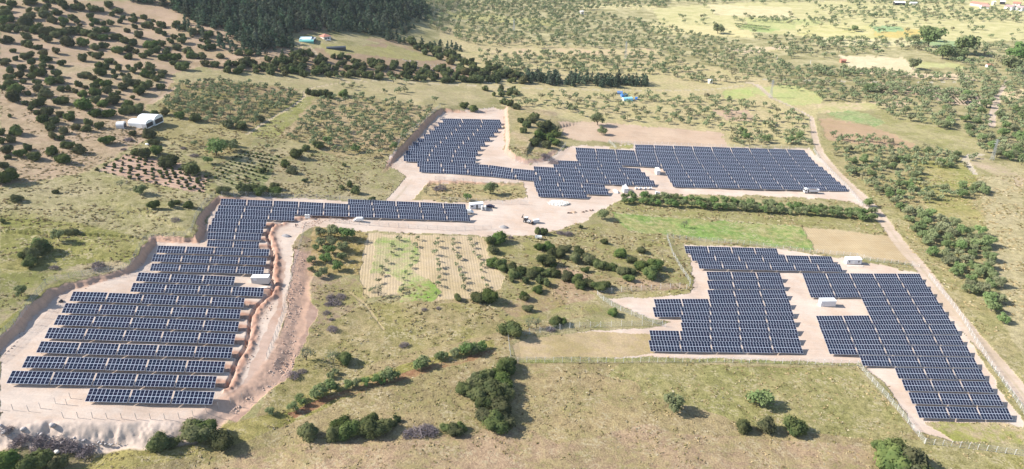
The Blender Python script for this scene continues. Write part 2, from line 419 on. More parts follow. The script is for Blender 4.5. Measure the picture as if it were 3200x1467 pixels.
# (kind, polygon in photo pixels, colour a, colour b, grass amount, furrow (p,q,spacing m,strength))
ZONES = [
 ('ground', D([(0, 0), (640, 0), (700, 100), (760, 128), (560, 150), (500, 168), (440, 185), (440, 230), (372, 262), (360, 292), (300, 330), (200, 300), (0, 315)]), PINK, PINK2, .25),
 ('ground', D([(0, 190), (200, 225), (330, 300), (400, 330), (300, 390), (220, 430), (100, 455), (0, 470)]), (192, 172, 138), PINK, .6),
 ('ground', D([(150, 150), (420, 190), (400, 250), (250, 235), (120, 200)]), (190, 176, 136), PINK, .6),
 ('ground', D([(650, 0), (760, 0), (830, 70), (760, 90), (700, 40)]), (200, 178, 158), PINK2, .3),
 ('ground', D([(440, 160), (560, 150), (760, 125), (960, 110), (1160, 165), (1260, 205), (1000, 195), (800, 188), (560, 178)]), (190, 166, 138), (178, 156, 124), .5),
 ('ground', D([(800, 110), (1000, 120), (1120, 150), (1060, 155), (900, 135), (830, 140)]), (188, 184, 118), (176, 168, 118), .8),
 ('ground', D([(930, 92), (1100, 118), (1180, 150), (1130, 155), (1010, 120), (920, 100)]), (196, 170, 140), (184, 172, 126), .5),
 ('ground', D([(430, 183), (560, 178), (720, 188), (1000, 200), (1230, 215), (1245, 245), (1112, 272), (1040, 268), (900, 235), (770, 240), (750, 222), (440, 212)]), (203, 190, 146), (186, 178, 130), .8),
 ('ground', D([(430, 210), (560, 205), (750, 223), (756, 242), (690, 290), (622, 332), (540, 322), (400, 278)]), (186, 164, 126), (152, 148, 94), .9),
 ('ground', D([(756, 242), (800, 243), (850, 246), (720, 345), (640, 345), (622, 334)]), (176, 172, 118), (164, 166, 96), 1),
 ('ground', D([(800, 243), (905, 240), (1110, 275), (985, 390), (955, 400), (850, 392), (720, 350), (700, 345)]), (172, 164, 112), (198, 176, 140), 1),
 ('ground', D([(360, 290), (560, 310), (640, 345), (720, 380), (640, 390), (540, 395), (470, 370), (370, 340)]), (186, 176, 124), (170, 160, 110), .9),
 ('ground', D([(640, 345), (720, 380), (850, 398), (970, 405), (1035, 462), (990, 502), (720, 492), (550, 480), (528, 440), (620, 385)]), (190, 178, 138), (168, 164, 114), .9),
 ('ground', D([(528, 440), (612, 380), (700, 392), (668, 470), (560, 480)]), (150, 158, 102), (186, 178, 138), .7, ((600, 480), (800, 545), 2.6, .2)),
 ('ploughed_field', D([(318, 388), (415, 400), (462, 415), (528, 446), (514, 486), (400, 466), (243, 430)]), (220, 188, 164), (208, 172, 146), .1, ((310, 530), (640, 600), 2.4, .10)),
 ('ground', D([(0, 470), (240, 432), (520, 490), (540, 500), (480, 590), (372, 606), (330, 684), (130, 735), (100, 770), (0, 860)]), (172, 168, 112), (190, 180, 138), 1),
 ('ground', D([(0, 545), (200, 560), (372, 606), (330, 684), (130, 735), (100, 765), (0, 850)]), (150, 152, 86), (174, 168, 108), 1),
 ('ground', D([(0, 690), (300, 655), (340, 668), (320, 690), (120, 720), (30, 800), (0, 820)]), (196, 182, 146), (150, 152, 90), .8),
 ('ground', D([(0, 1070), (430, 1090), (640, 1050), (730, 900), (760, 800), (1250, 720), (1500, 740), (1520, 780), (1290, 850), (1280, 905), (1560, 910), (2150, 925), (2310, 1090), (2576, 1150), (2576, 1181), (0, 1181)]), (190, 172, 130), (172, 160, 112), 1),
 ('ground', D([(740, 800), (900, 700), (930, 760), (1200, 765), (1300, 830), (1190, 850), (950, 910), (740, 1030), (660, 1060), (700, 960), (740, 880)]), (168, 162, 102), (188, 172, 128), 1),
 ('ground', D([(300, 1120), (700, 1040), (900, 950), (1240, 855), (1240, 885), (1000, 945), (760, 1055), (560, 1130), (330, 1181), (200, 1181)]), (162, 158, 90), (180, 170, 110), 1),
 ('ground', D([(720, 1040), (800, 1005), (960, 950), (1240, 878), (1250, 888), (1050, 945), (830, 1012), (740, 1055)]), (170, 128, 96), (184, 160, 116), .6),
 ('ground', D([(700, 1120), (1150, 1095), (1500, 1010), (1700, 1090), (2150, 1120), (2260, 1181), (450, 1181)]), (198, 172, 140), (184, 168, 124), .9),
 ('ground', D([(1560, 912), (2150, 928), (2300, 1085), (2240, 1110), (1900, 1075), (1700, 1010), (1480, 980)]), (166, 164, 104), (186, 176, 124), 1),
 ('ground', D([(1280, 915), (1600, 960), (1650, 1060), (1400, 1120), (1300, 1060)]), (196, 176, 132), (184, 170, 122), 1),
 ('ground', D([(2190, 1100), (2320, 1105), (2576, 1150), (2576, 1181), (2240, 1181)]), (168, 164, 98), (182, 174, 124), 1),
 ('ground', D([(0, 1075), (200, 1095), (300, 1120), (260, 1150), (120, 1181), (0, 1181)]), (132, 138, 76), (172, 158, 128), 1),
 # middle ground right of the left array
 ('ground', D([(735, 600), (790, 590), (790, 690), (900, 700), (920, 760), (780, 840), (750, 900), (730, 860), (760, 730)]), (196, 172, 146), (166, 160, 104), .7),
 ('ground', D([(785, 572), (915, 583), (925, 600), (905, 690), (780, 695)]), (178, 162, 98), (200, 178, 132), .8),
 ('ploughed_field', D([(925, 588), (1220, 596), (1235, 655), (1275, 700), (1258, 728), (1190, 750), (1080, 756), (1000, 742), (930, 750), (912, 735), (905, 690)]), (230, 206, 170), (216, 192, 150), .25, ((1150, 930), (1165, 740), 1.1, .07)),
 ('ploughed_field', D([(945, 600), (1030, 598), (1062, 640), (1030, 680), (1075, 700), (1112, 735), (1090, 756), (1005, 758), (1020, 720), (985, 690), (935, 690)]), (222, 204, 160), (160, 180, 100), .6, ((1150, 930), (1165, 740), 1.1, .06)),
 ('ground', D([(1000, 722), (1080, 700), (1112, 738), (1092, 757), (1005, 760)]), (216, 200, 152), (148, 178, 88), .7),
 ('ground', D([(1235, 590), (1480, 565), (1560, 560), (1680, 600), (1745, 700), (1740, 735), (1510, 740), (1515, 780), (1300, 838), (1230, 770), (1280, 705), (1240, 650)]), (188, 176, 130), (164, 160, 102), 1),
 ('ground', D([(1380, 660), (1480, 690), (1720, 715), (1735, 735), (1580, 735), (1520, 745), (1400, 700)]), (206, 178, 146), (180, 168, 122), .7),
 ('ground', D([(1260, 775), (1420, 690), (1500, 750), (1300, 800)]), (196, 170, 138), (178, 164, 112), .8),
 ('ground', D([(1490, 510), (1560, 505), (1900, 520), (2180, 548), (2215, 560), (2235, 590), (2000, 570), (1620, 545), (1540, 535), (1500, 545)]), (178, 172, 118), (160, 160, 98), 1),
 ('crop_field', D([(1535, 534), (1620, 543), (1800, 556), (2015, 570), (2060, 632), (1980, 622), (1690, 592), (1580, 582)]), (150, 178, 96), (188, 180, 122), 1),
 ('ploughed_field', D([(2018, 569), (2240, 595), (2312, 668), (2050, 633)]), (222, 198, 158), (208, 182, 140), .08, ((2560, 710), (2640, 790), 1.2, .09)),
 # around the upper arrays
 ('ground', D([(1110, 60), (1250, 90), (1650, 140), (1900, 190), (2060, 260), (2050, 360), (1830, 372), (1820, 335), (1500, 310), (1410, 300), (1270, 275), (1240, 235), (1100, 120)]), (206, 198, 142), (218, 202, 156), .8),
 ('ground', D([(1280, 260), (1400, 285), (1425, 345), (1395, 372), (1375, 402), (1310, 385), (1285, 345)]), (182, 174, 120), (206, 184, 150), .9),
 ('ploughed_field', D([(1402, 306), (1500, 306), (1640, 320), (1815, 333), (1832, 372), (1600, 362), (1440, 352), (1418, 345)]), (232, 204, 176), (222, 192, 164), .15, ((1760, 400), (2230, 425), 1.5, .07)),
 ('ground', D([(1040, 455), (1325, 456), (1335, 500), (1180, 512), (1000, 505)]), (184, 178, 124), (206, 184, 140), .9),
 # right of the road
 ('ground', D([(2050, 300), (2200, 340), (2400, 390), (2576, 520), (2576, 1100), (2320, 670), (2210, 530), (2070, 380)]), (174, 170, 114), (190, 178, 130), 1),
 ('ploughed_field', D([(2060, 300), (2085, 297), (2200, 322), (2300, 360), (2310, 372), (2240, 372), (2080, 352)]), (206, 174, 142), (196, 168, 130), .2, ((2570, 380), (2800, 450), 1.6, .08)),
 ('crop_field', D([(2080, 285), (2130, 275), (2180, 285), (2230, 310), (2200, 318), (2100, 296)]), (158, 182, 116), (176, 182, 126), .9),
 ('ground', D([(2190, 275), (2300, 265), (2400, 320), (2500, 365), (2430, 395), (2250, 330)]), (196, 188, 138), (172, 170, 112), 1),
 ('ground', D([(2290, 410), (2400, 395), (2450, 420), (2470, 480), (2330, 470), (2440, 500), (2480, 560), (2340, 540)]), (170, 172, 100), (186, 176, 118), 1),
 ('ground', D([(2460, 450), (2576, 430), (2576, 900), (2530, 830), (2490, 600)]), (196, 186, 140), (206, 194, 152), 1),
 ('ground', D([(2420, 390), (2490, 400), (2576, 450), (2576, 480), (2500, 440), (2430, 410)]), (214, 194, 166), (190, 180, 136), .6),
]
# patchwork of far fields
for pl, a, b in [
 ([(1640, 20), (1900, 5), (2576, 0), (2576, 100), (2200, 120), (2000, 90), (1660, 60)], (206, 196, 146), (186, 180, 126)),
 ([(1440, 8), (1650, 14), (1660, 26), (1470, 22)], (210, 198, 150), (196, 186, 136)),
 ([(1630, 60), (1880, 70), (1900, 95), (1650, 85)], (212, 200, 150), (204, 192, 140)),
 ([(1780, 12), (1990, 20), (2000, 48), (1800, 40)], (216, 204, 160), (206, 192, 146)),
 ([(1870, 45), (2060, 52), (2100, 75), (1890, 72)], (182, 186, 126), (190, 188, 130)),
 ([(2000, 62), (2190, 66), (2200, 100), (2010, 90)], (210, 200, 146), (192, 186, 124)),
 ([(2195, 66), (2340, 76), (2350, 98), (2200, 96)], (206, 182, 110), (196, 184, 120)),
 ([(2190, 66), (2265, 68), (2280, 80), (2200, 80)], (152, 182, 132), (160, 180, 126)),
 ([(2060, 95), (2350, 104), (2360, 118), (2080, 112)], (216, 206, 160), (202, 192, 146)),
 ([(2300, 98), (2440, 104), (2460, 122), (2310, 114)], (150, 172, 126), (162, 174, 122)),
 ([(2110, 140), (2270, 146), (2310, 182), (2140, 172)], (222, 204, 168), (214, 196, 158)),
 ([(2290, 158), (2410, 160), (2430, 172), (2300, 170)], (188, 186, 132), (180, 178, 118)),
 ([(2150, 178), (2440, 190), (2460, 204), (2330, 198), (2160, 186)], (216, 192, 160), (206, 186, 150)),
 ([(2150, 205), (2330, 222), (2350, 245), (2210, 228)], (214, 182, 156), (200, 176, 142)),
 ([(2050, 260), (2260, 255), (2330, 265), (2200, 275), (2060, 285)], (178, 174, 118), (200, 176, 146)),
 ([(2330, 215), (2480, 245), (2495, 268), (2430, 262), (2340, 240)], (216, 188, 162), (200, 182, 140)),
 ([(2500, 235), (2576, 225), (2576, 250), (2510, 255)], (216, 194, 156), (200, 180, 140)),
 ([(1820, 122), (1980, 116), (1990, 128), (1860, 136)], (214, 192, 162), (190, 180, 130)),
 ([(1860, 222), (2000, 215), (2080, 240), (2060, 262), (1990, 268), (1930, 245)], (172, 178, 116), (186, 180, 124)),
 ([(1200, 122), (1640, 122), (1660, 138), (1230, 138)], (206, 180, 146), (190, 180, 130)),
 ([(1120, 30), (1400, 52), (1420, 68), (1140, 48)], (186, 180, 128), (176, 170, 112)),
 ([(1810, 230), (1880, 222), (1900, 245), (1830, 250)], (168, 178, 110), (180, 176, 118)),
 ([(1870, 60), (1960, 76), (1930, 82), (1860, 74)], (160, 180, 110), (176, 178, 120)),
]:
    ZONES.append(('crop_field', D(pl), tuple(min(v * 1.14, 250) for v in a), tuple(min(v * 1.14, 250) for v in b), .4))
ZONES.append(('ploughed_field', D([(1788, 276), (1880, 278), (1906, 303), (1832, 306)]), (222, 192, 164), (206, 180, 146), .2))
ZONES.append(('ploughed_field', D([(2330, 214), (2480, 244), (2497, 270), (2400, 262), (2310, 236)]), (226, 200, 174), (212, 188, 156), .15))
YARD = [
 D([(545, 493), (700, 497), (880, 506), (990, 503), (1040, 455), (975, 415), (978, 396), (1004, 378), (1080, 305), (1112, 280), (1190, 277), (1240, 270), (1270, 280), (1268, 300), (1270, 352), (1269, 382), (1292, 402), (1330, 412), (1376, 404), (1420, 374), (1450, 366), (1530, 368), (1600, 362), (1830, 371), (2035, 374), (2052, 388), (2192, 515), (2180, 530), (2140, 505), (1900, 492), (1660, 492), (1560, 506), (1500, 532), (1470, 556), (1400, 580), (1330, 592), (1230, 596), (1180, 592), (915, 583), (790, 571), (740, 600), (735, 640), (730, 700), (722, 770), (705, 850), (692, 905), (640, 985), (560, 1035), (430, 1062), (0, 1078), (0, 880), (50, 828), (92, 775), (132, 735), (200, 718), (325, 690), (380, 617), (392, 606), (488, 609), (512, 590), (524, 545)]),
 D([(1722, 614), (1955, 624), (2150, 656), (2312, 688), (2335, 705), (2440, 860), (2535, 1010), (2576, 1060), (2576, 1116), (2400, 1112), (2305, 1085), (2228, 965), (2165, 918), (1640, 903), (1560, 905), (1490, 880), (1450, 835), (1640, 826), (1690, 812), (1600, 788), (1530, 752), (1600, 748), (1735, 738), (1742, 700), (1735, 650)]),
]
for y in YARD:
    ZONES.append(('gravel_yard', y, PAD, PAD2, .04))
ZONES += [
 ('ground', D([(1330, 850), (1460, 835), (1640, 840), (1645, 890), (1560, 898), (1300, 900), (1290, 870)]), (220, 198, 160), (198, 180, 132), .45),
 ('ground', D([(2320, 1062), (2540, 1064), (2576, 1075), (2576, 1118), (2400, 1110)]), (226, 204, 168), (168, 170, 96), .7),
 ('ground', D([(1075, 462), (1318, 460), (1332, 498), (1190, 510), (1035, 504)]), (184, 178, 124), (206, 184, 140), .9),
 ('ground', D([(1280, 280), (1400, 292), (1422, 345), (1398, 370), (1376, 400), (1372, 368), (1330, 345), (1284, 330)]), (182, 174, 120), (198, 182, 140), .9),
 ('ground', D([(1537, 366), (1597, 366), (1597, 376), (1530, 374)]), (170, 176, 100), (200, 186, 140), .8),
 ('ground', D([(1600, 750), (1735, 738), (1740, 725), (1590, 735)]), (176, 172, 110), (200, 182, 140), .9),
 ('ground', D([(1310, 906), (1640, 898), (1900, 905), (2160, 914), (2164, 919), (1900, 912), (1640, 908), (1310, 915)]), (160, 166, 92), (176, 170, 110), 1),
 ('ground', D([(740, 625), (775, 640), (768, 740), (800, 780), (760, 870), (735, 930), (730, 950), (650, 1010), (590, 1062), (560, 1050), (640, 985), (695, 900), (712, 850), (725, 760)]), (214, 184, 164), (186, 156, 138), .1),
 ('gravel_yard', D([(0, 1052), (430, 1050), (540, 1030), (560, 1045), (440, 1090), (260, 1108), (0, 1085)]), (252, 230, 210), (236, 208, 186), .04),
 ('gravel_yard', D([(690, 640), (715, 660), (712, 760), (690, 850), (660, 930), (600, 1010), (560, 1030), (560, 1010), (620, 950), (650, 880), (700, 760), (690, 700)]), (226, 196, 176), (204, 168, 146), .02),
]
# roads and tracks: centre line and width in photo pixels
ROADS = [
 ('dirt_road', D([(2042, 296), (2046, 325), (2052, 355), (2064, 385), (2100, 430), (2150, 478), (2195, 520), (2230, 565), (2270, 622), (2330, 690), (2400, 785), (2470, 868), (2540, 950), (2620, 1050)]), [13, 17, 20, 23, 27, 30, 34, 38, 42, 46, 48, 50, 54, 60], (238, 214, 192), (220, 196, 168)),
 ('dirt_road', D([(1035, 452), (1015, 480), (992, 505)]), [44, 46, 50], PAD, PAD2),
 ('footpath', D([(620, 338), (660, 312), (700, 288), (745, 262), (765, 245), (765, 232), (790, 220), (860, 208), (930, 206)]), [10, 10, 9, 8, 9, 8, 7, 6, 5], (224, 204, 172), (206, 186, 150)),
 ('footpath', D([(480, 170), (560, 156), (640, 148), (700, 138), (742, 124), (760, 118)]), [6, 7, 8, 8, 8, 8], (218, 190, 160), (206, 178, 148)),
 ('footpath', D([(860, 200), (1000, 205), (1180, 215), (1320, 222), (1480, 226), (1640, 228), (1780, 226), (1870, 216)]), [6, 7, 7, 8, 9, 9, 9, 9], (222, 206, 176), (206, 192, 156)),
 ('dirt_road', D([(1878, 208), (1900, 212), (1918, 225), (1940, 246), (1990, 268), (2040, 295)]), [10, 16, 16, 13, 11, 12], (226, 206, 186), (210, 190, 160)),
 ('dirt_road', D([(1900, 200), (2100, 205), (2300, 208), (2430, 206)]), [7, 7, 7, 7], (212, 204, 184), (200, 190, 160)),
 ('dirt_road', D([(2532, 205), (2520, 225), (2508, 245), (2505, 265), (2496, 290), (2496, 318)]), [10, 13, 17, 20, 20, 18], (230, 208, 188), (214, 192, 164)),
 ('dirt_road', D([(2470, 390), (2440, 392), (2428, 405), (2440, 420), (2455, 440)]), [18, 24, 22, 18, 12], (228, 212, 192), (210, 196, 166)),
 ('footpath', D([(760, 130), (800, 140), (780, 118), (740, 108)]), [8, 7, 7, 6], (222, 202, 170), (206, 184, 150)),
 ('footpath', D([(1545, 536), (1620, 541), (1800, 552), (2010, 569)]), [4, 4, 4, 4], (212, 200, 160), (196, 184, 136)),
 ('footpath', D([(375, 262), (420, 235), (440, 222)]), [16, 14, 10], (216, 190, 164), (204, 176, 146)),
 ('footpath', D([(880, 735), (925, 775), (965, 830)]), [10, 9, 6], (206, 184, 144), (190, 172, 126)),
]

dens = np.concatenate([np.linspace(-66, -46.5, 12, endpoint=False), np.linspace(-46.5, 46.5, 1460), np.linspace(46.5, 66, 13)[1:]])
az = np.radians(dens)
rr = 1 / np.linspace(1 / 128.0, 1 / 1650.0, 680)
rr = np.concatenate([np.linspace(15, 126, 16), rr, np.geomspace(1680, 5200, 24)])
nA, nR = len(az), len(rr)
A_, R_ = np.meshgrid(az, rr)
GX, GY = (R_ * np.sin(A_)).ravel(), (R_ * np.cos(A_)).ravel()
zb, slope, tdirt, tdark = bank_parts(GX, GY, True)
GZ = base_h(GX, GY) + zb
gx, gy, gz = project(np.stack([GX, GY, GZ], -1))
jit = np.clip(1.1 / (gz / FPX), .4, 6)       # ragged field edges, about 1.4 m on the ground
jx = gx + jit * (2.2 * vnoise(GX / 6, GY / 6, 21) + 1.4 * vnoise(GX / 1.8, GY / 1.8, 22))
jy = gy + jit * .5 * (2.2 * vnoise(GX / 6, GY / 6, 23) + 1.4 * vnoise(GX / 1.8, GY / 1.8, 24))
nV = len(GX)
ca = np.tile(np.array(lin(*STRAW) + (.9,)), (nV, 1))
cb = np.tile(np.array(lin(*OLIVE) + (0.,)), (nV, 1))
fu = np.zeros((nV, 4))
tag = np.zeros(nV, np.int8)
KINDS = ['ground', 'gravel_yard', 'ploughed_field', 'crop_field', 'dirt_road', 'footpath']
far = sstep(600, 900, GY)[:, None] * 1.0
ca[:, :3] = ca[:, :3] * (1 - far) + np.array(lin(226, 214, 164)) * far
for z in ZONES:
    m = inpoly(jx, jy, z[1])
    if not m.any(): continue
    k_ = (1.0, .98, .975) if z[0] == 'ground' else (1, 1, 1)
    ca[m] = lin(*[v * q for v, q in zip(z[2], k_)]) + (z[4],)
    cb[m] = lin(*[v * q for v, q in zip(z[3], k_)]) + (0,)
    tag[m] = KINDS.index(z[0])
    fu[m] = 0
    if len(z) > 5:
        p, q, sp, st = z[5]
        a, b = G([p, q])
        d = b - a
        nx, ny = -d[1], d[0]
        L = math.hypot(nx, ny)
        fu[m] = (nx / L / sp, ny / L / sp, st, 1)
for kind, line, wd, a, b in ROADS:
    xs, ys = [p[0] for p in line], [p[1] for p in line]
    m0 = (gx > min(xs) - 60) & (gx < max(xs) + 60) & (gy > min(ys) - 40) & (gy < max(ys) + 40)
    idx = np.where(m0)[0]
    # distance measured in metres on the ground
    Lw = G(line)
    wm = [wd[i] * mpp(Lw[i]) / 2 for i in range(len(line))]
    d, h = polydist(GX[idx], GY[idx], Lw[:, :2], wm)
    d = np.abs(d) + .5 * vnoise(GX[idx] / 2, GY[idx] / 2, 31)
    k = idx[d < h]
    ca[k] = lin(*a) + (.03,)
    cb[k] = lin(*b) + (0,)
    fu[k] = 0
    tag[k] = KINDS.index(kind)
    dd, hh = np.abs(d[d < h]), h[d < h]                      # grass strip between the ruts
    mid = np.exp(-(dd / (.16 * hh)) ** 2) * .55
    ca[k, :3] = ca[k, :3] * (1 - mid[:, None]) + np.array(lin(190, 176, 136)) * mid[:, None]
# bare earth of the cut and fill slopes, trench spoil
e1 = np.array(lin(242, 194, 162))
e2 = np.array(lin(252, 228, 208))
red = 1 - sstep(150, 330, GY)
e = e1 * (1 - .25 * red[:, None]) + e2 * (.25 * red[:, None])
fw_ = ((1 - sstep(480, 800, gx + 60 * vnoise(GX / 7, GY / 7, 61))) * sstep(1240, 1300, gy))[:, None]
e = e * (1 - fw_) + e2 * fw_
e[(gx > 1540) & (gx < 1780) & (gy > 320) & (gy < 540)] = lin(216, 180, 158)
s_ = np.clip(slope * 1.15, 0, 1)[:, None]
s_ = s_ * np.where(tag == 4, 0, 1)[:, None]
for arr in (ca, cb):
    arr[:, :3] = arr[:, :3] * (1 - s_) + e * s_
ca[:, 3] *= 1 - s_[:, 0]
t_ = np.clip(tdirt, 0, 1)[:, None] * .8
r_ = np.array(lin(196, 142, 116))
for arr in (ca, cb):
    arr[:, :3] = arr[:, :3] * (1 - t_) + r_ * t_
cb[:, 3] = 1
FA = np.clip(fu / np.array([2., 2., 1., 1.]) + np.array([.5, .5, 0, 0]), 0, 1) if False else fu

m, n, o = new_mat('ground_surface')
p = N(n, 'ShaderNodeBsdfPrincipled', Roughness=.95)
p.inputs['Specular IOR Level'].default_value = .1
geo = N(n, 'ShaderNodeNewGeometry')
P = geo.outputs['Position']
at_a, at_b, at_f = (N(n, 'ShaderNodeAttribute', attribute_name=k) for k in ('ca', 'cb', 'fu'))
n1, n2, n3 = noise(n, P, .055, 5, .6), noise(n, P, .4, 5, .65), noise(n, P, 1.9, 4, .7)
mx = math_(n, 'ADD', math_(n, 'MULTIPLY', n1, .6), math_(n, 'MULTIPLY', n2, .4))
col = mixc(n, ramp(n, mx, .40, .60), at_a.outputs['Color'], at_b.outputs['Color'])
gr = at_a.outputs['Alpha']
fine = math_(n, 'ADD', math_(n, 'MULTIPLY', math_(n, 'SUBTRACT', n2, .5), 1.7), math_(n, 'MULTIPLY', math_(n, 'SUBTRACT', n3, .5), 2.2))
amt = math_(n, 'ADD', math_(n, 'MULTIPLY', gr, .75), .16)
mp = N(n, 'ShaderNodeMapping')
mp.inputs['Scale'].default_value = (.05, .7, .3)
mp.inputs['Rotation'].default_value = (0, 0, -.25)
n.links.new(P, mp.inputs[0])
streak = math_(n, 'MULTIPLY', math_(n, 'SUBTRACT', noise(n, mp.outputs[0], 1.0, 4, .6), .5), .35)
val = math_(n, 'ADD', math_(n, 'ADD', 1.0, math_(n, 'MULTIPLY', streak, math_(n, 'SUBTRACT', 1.0, gr))), math_(n, 'MULTIPLY', fine, amt))
col = mixc(n, 1.0, col, None or (1, 1, 1), 'MULTIPLY')
hs = N(n, 'ShaderNodeVectorMath', operation='SCALE')
n.links.new(col, hs.inputs[0])
n.links.new(val, hs.inputs['Scale'])
col = hs.outputs[0]
n4, n5 = noise(n, P, .16, 4, .6), noise(n, P, 1.1, 3, .6)
dry = math_(n, 'MULTIPLY', math_(n, 'MULTIPLY', ramp(n, n4, .46, .62), ramp(n, n5, .48, .6)), math_(n, 'MULTIPLY', gr, .7))
col = mixc(n, dry, col, lin(226, 208, 170))
n6, n7 = noise(n, P, .11, 4, .6), noise(n, P, .8, 3, .65)
grn = math_(n, 'MULTIPLY', math_(n, 'MULTIPLY', ramp(n, n6, .46, .62), ramp(n, n7, .47, .6)), math_(n, 'MULTIPLY', gr, .42))
col = mixc(n, grn, col, lin(140, 142, 80))
sep = N(n, 'ShaderNodeSeparateColor')
n.links.new(at_f.outputs['Color'], sep.inputs[0])
sp = N(n, 'ShaderNodeSeparateXYZ')
n.links.new(P, sp.inputs[0])
ph = math_(n, 'ADD', math_(n, 'MULTIPLY', sp.outputs[0], sep.outputs[0]), math_(n, 'MULTIPLY', sp.outputs[1], sep.outputs[1]))
wob = math_(n, 'MULTIPLY', math_(n, 'SUBTRACT', n2, .5), .5)
wv = math_(n, 'SINE', math_(n, 'MULTIPLY', math_(n, 'ADD', ph, wob), 6.2832))
fv = math_(n, 'ADD', 1.0, math_(n, 'MULTIPLY', wv, sep.outputs[2]))
hs2 = N(n, 'ShaderNodeVectorMath', operation='SCALE')
n.links.new(col, hs2.inputs[0])
n.links.new(fv, hs2.inputs['Scale'])
n.links.new(hs2.outputs[0], p.inputs['Base Color'])
bp = N(n, 'ShaderNodeBump', Strength=.55, Distance=.6)
hgt = math_(n, 'ADD', math_(n, 'MULTIPLY', math_(n, 'ADD', n3, n2), math_(n, 'ADD', math_(n, 'MULTIPLY', gr, .8), .12)), math_(n, 'MULTIPLY', wv, math_(n, 'MULTIPLY', sep.outputs[2], .8)))
n.links.new(hgt, bp.inputs['Height'])
n.links.new(bp.outputs[0], p.inputs['Normal'])
n.links.new(p.outputs[0], o.inputs[0])
M_GROUND = m

I_ = np.arange((nR - 1) * nA).reshape(nR - 1, nA)[:, :-1].ravel()
F4 = np.stack([I_, I_ + 1, I_ + 1 + nA, I_ + nA], -1)[:, ::-1]
F4 = np.ascontiguousarray(F4[:, ::-1])
ftag = tag[F4[:, 0]]
XYZ = np.stack([GX, GY, GZ], -1)
for k, nm in enumerate(KINDS):
    f = F4[ftag == k]
    if not len(f): continue
    used, inv = np.unique(f, return_inverse=True)
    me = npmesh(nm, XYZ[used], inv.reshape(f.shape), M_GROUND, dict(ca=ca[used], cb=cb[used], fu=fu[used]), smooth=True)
    ob = link(nm, me)
    prop(ob, kind='structure', label={'ground': 'dry grassland, scrub hillside and valley floor', 'gravel_yard': 'pale bare graded earth under the solar arrays', 'ploughed_field': 'pale tilled soil in fields and plots', 'crop_field': 'green and straw coloured crop fields', 'dirt_road': 'pale dirt roads between fields', 'footpath': 'narrow worn tracks through the grass'}[nm])
# ------------------------------------------------------------------ solar tables
def panel_material():
    m, n, o = new_mat('solar_module')
    uv = N(n, 'ShaderNodeUVMap')
    s = N(n, 'ShaderNodeSeparateXYZ')
    n.links.new(uv.outputs[0], s.inputs[0])
    fx, fy = math_(n, 'FRACT', s.outputs[0]), math_(n, 'FRACT', s.outputs[1])
    ex = math_(n, 'ABSOLUTE', math_(n, 'SUBTRACT', fx, .5))
    ey = math_(n, 'ABSOLUTE', math_(n, 'SUBTRACT', fy, .5))
    fr = math_(n, 'MAXIMUM', math_(n, 'GREATER_THAN', ex, .449), math_(n, 'GREATER_THAN', ey, .471))
    midl = math_(n, 'MULTIPLY', math_(n, 'LESS_THAN', ey, .014), .55)
    line = math_(n, 'MAXIMUM', fr, midl)
    oi = N(n, 'ShaderNodeObjectInfo')
    wn = N(n, 'ShaderNodeTexWhiteNoise', noise_dimensions='4D')
    fl = N(n, 'ShaderNodeVectorMath', operation='FLOOR')
    n.links.new(uv.outputs[0], fl.inputs[0])
    n.links.new(fl.outputs[0], wn.inputs['Vector'])
    n.links.new(oi.outputs['Random'], wn.inputs['W'])
    c = mixc(n, wn.outputs[0], (.007, .014, .034), (.014, .014, .034))
    geo = N(n, 'ShaderNodeNewGeometry')
    dz = noise(n, geo.outputs['Position'], .13, 3)
    c = mixc(n, math_(n, 'MULTIPLY', ramp(n, dz, .42, .7), .14), c, (.04, .044, .056))
    col = mixc(n, line, c, (.5, .55, .64))
    p = N(n, 'ShaderNodeBsdfPrincipled', Roughness=.18)
    p.inputs['Specular IOR Level'].default_value = .2
    n.links.new(col, p.inputs['Base Color'])
    n.links.new(math_(n, 'ADD', .14, math_(n, 'MULTIPLY', line, .4)), p.inputs['Roughness'])
    n.links.new(p.outputs[0], o.inputs[0])
    return m
M_PV = panel_material()
M_ALU = plain('aluminium_frame', (.55, .57, .6), .45, .3)
TILT = math.radians(20)
MW, MH, GAP = 1.135, 2.29, .42
TW, TS = 10 * MW, 2 * MH
ROT = Matrix.Rotation(TILT, 4, 'X')
ZC = .72 + math.sin(TILT) * TS / 2              # height of the table centre above ground

def slab(nx, ny, w, h):
    """panel slab centred on the origin in its own plane, with module UVs on the upper face"""
    me = bpy.data.meshes.new('panel_slab')
    t = .02
    v = [(-w / 2, -h / 2, -t), (w / 2, -h / 2, -t), (w / 2, h / 2, -t), (-w / 2, h / 2, -t), (-w / 2, -h / 2, t), (w / 2, -h / 2, t), (w / 2, h / 2, t), (-w / 2, h / 2, t)]
    f = [(0, 3, 2, 1), (4, 5, 6, 7), (0, 1, 5, 4), (1, 2, 6, 5), (2, 3, 7, 6), (3, 0, 4, 7)]
    me.from_pydata(v, [], f)
    u = me.uv_layers.new(name='UVMap')
    for pl in me.polygons:
        for li in pl.loop_indices:
            c = me.vertices[me.loops[li].vertex_index].co
            u.data[li].uv = ((c.x / w + .5) * nx, (c.y / h + .5) * ny)
    me.materials.append(M_PV)
    me.materials.append(M_ALU)
    for i, pl in enumerate(me.polygons): pl.material_index = 0 if i == 1 else 1
    return me
ME_ARRAY = slab(10, 2, TW - .02, TS - .03)
ME_MODULE = slab(1, 1, MW - .02, MH - .02)
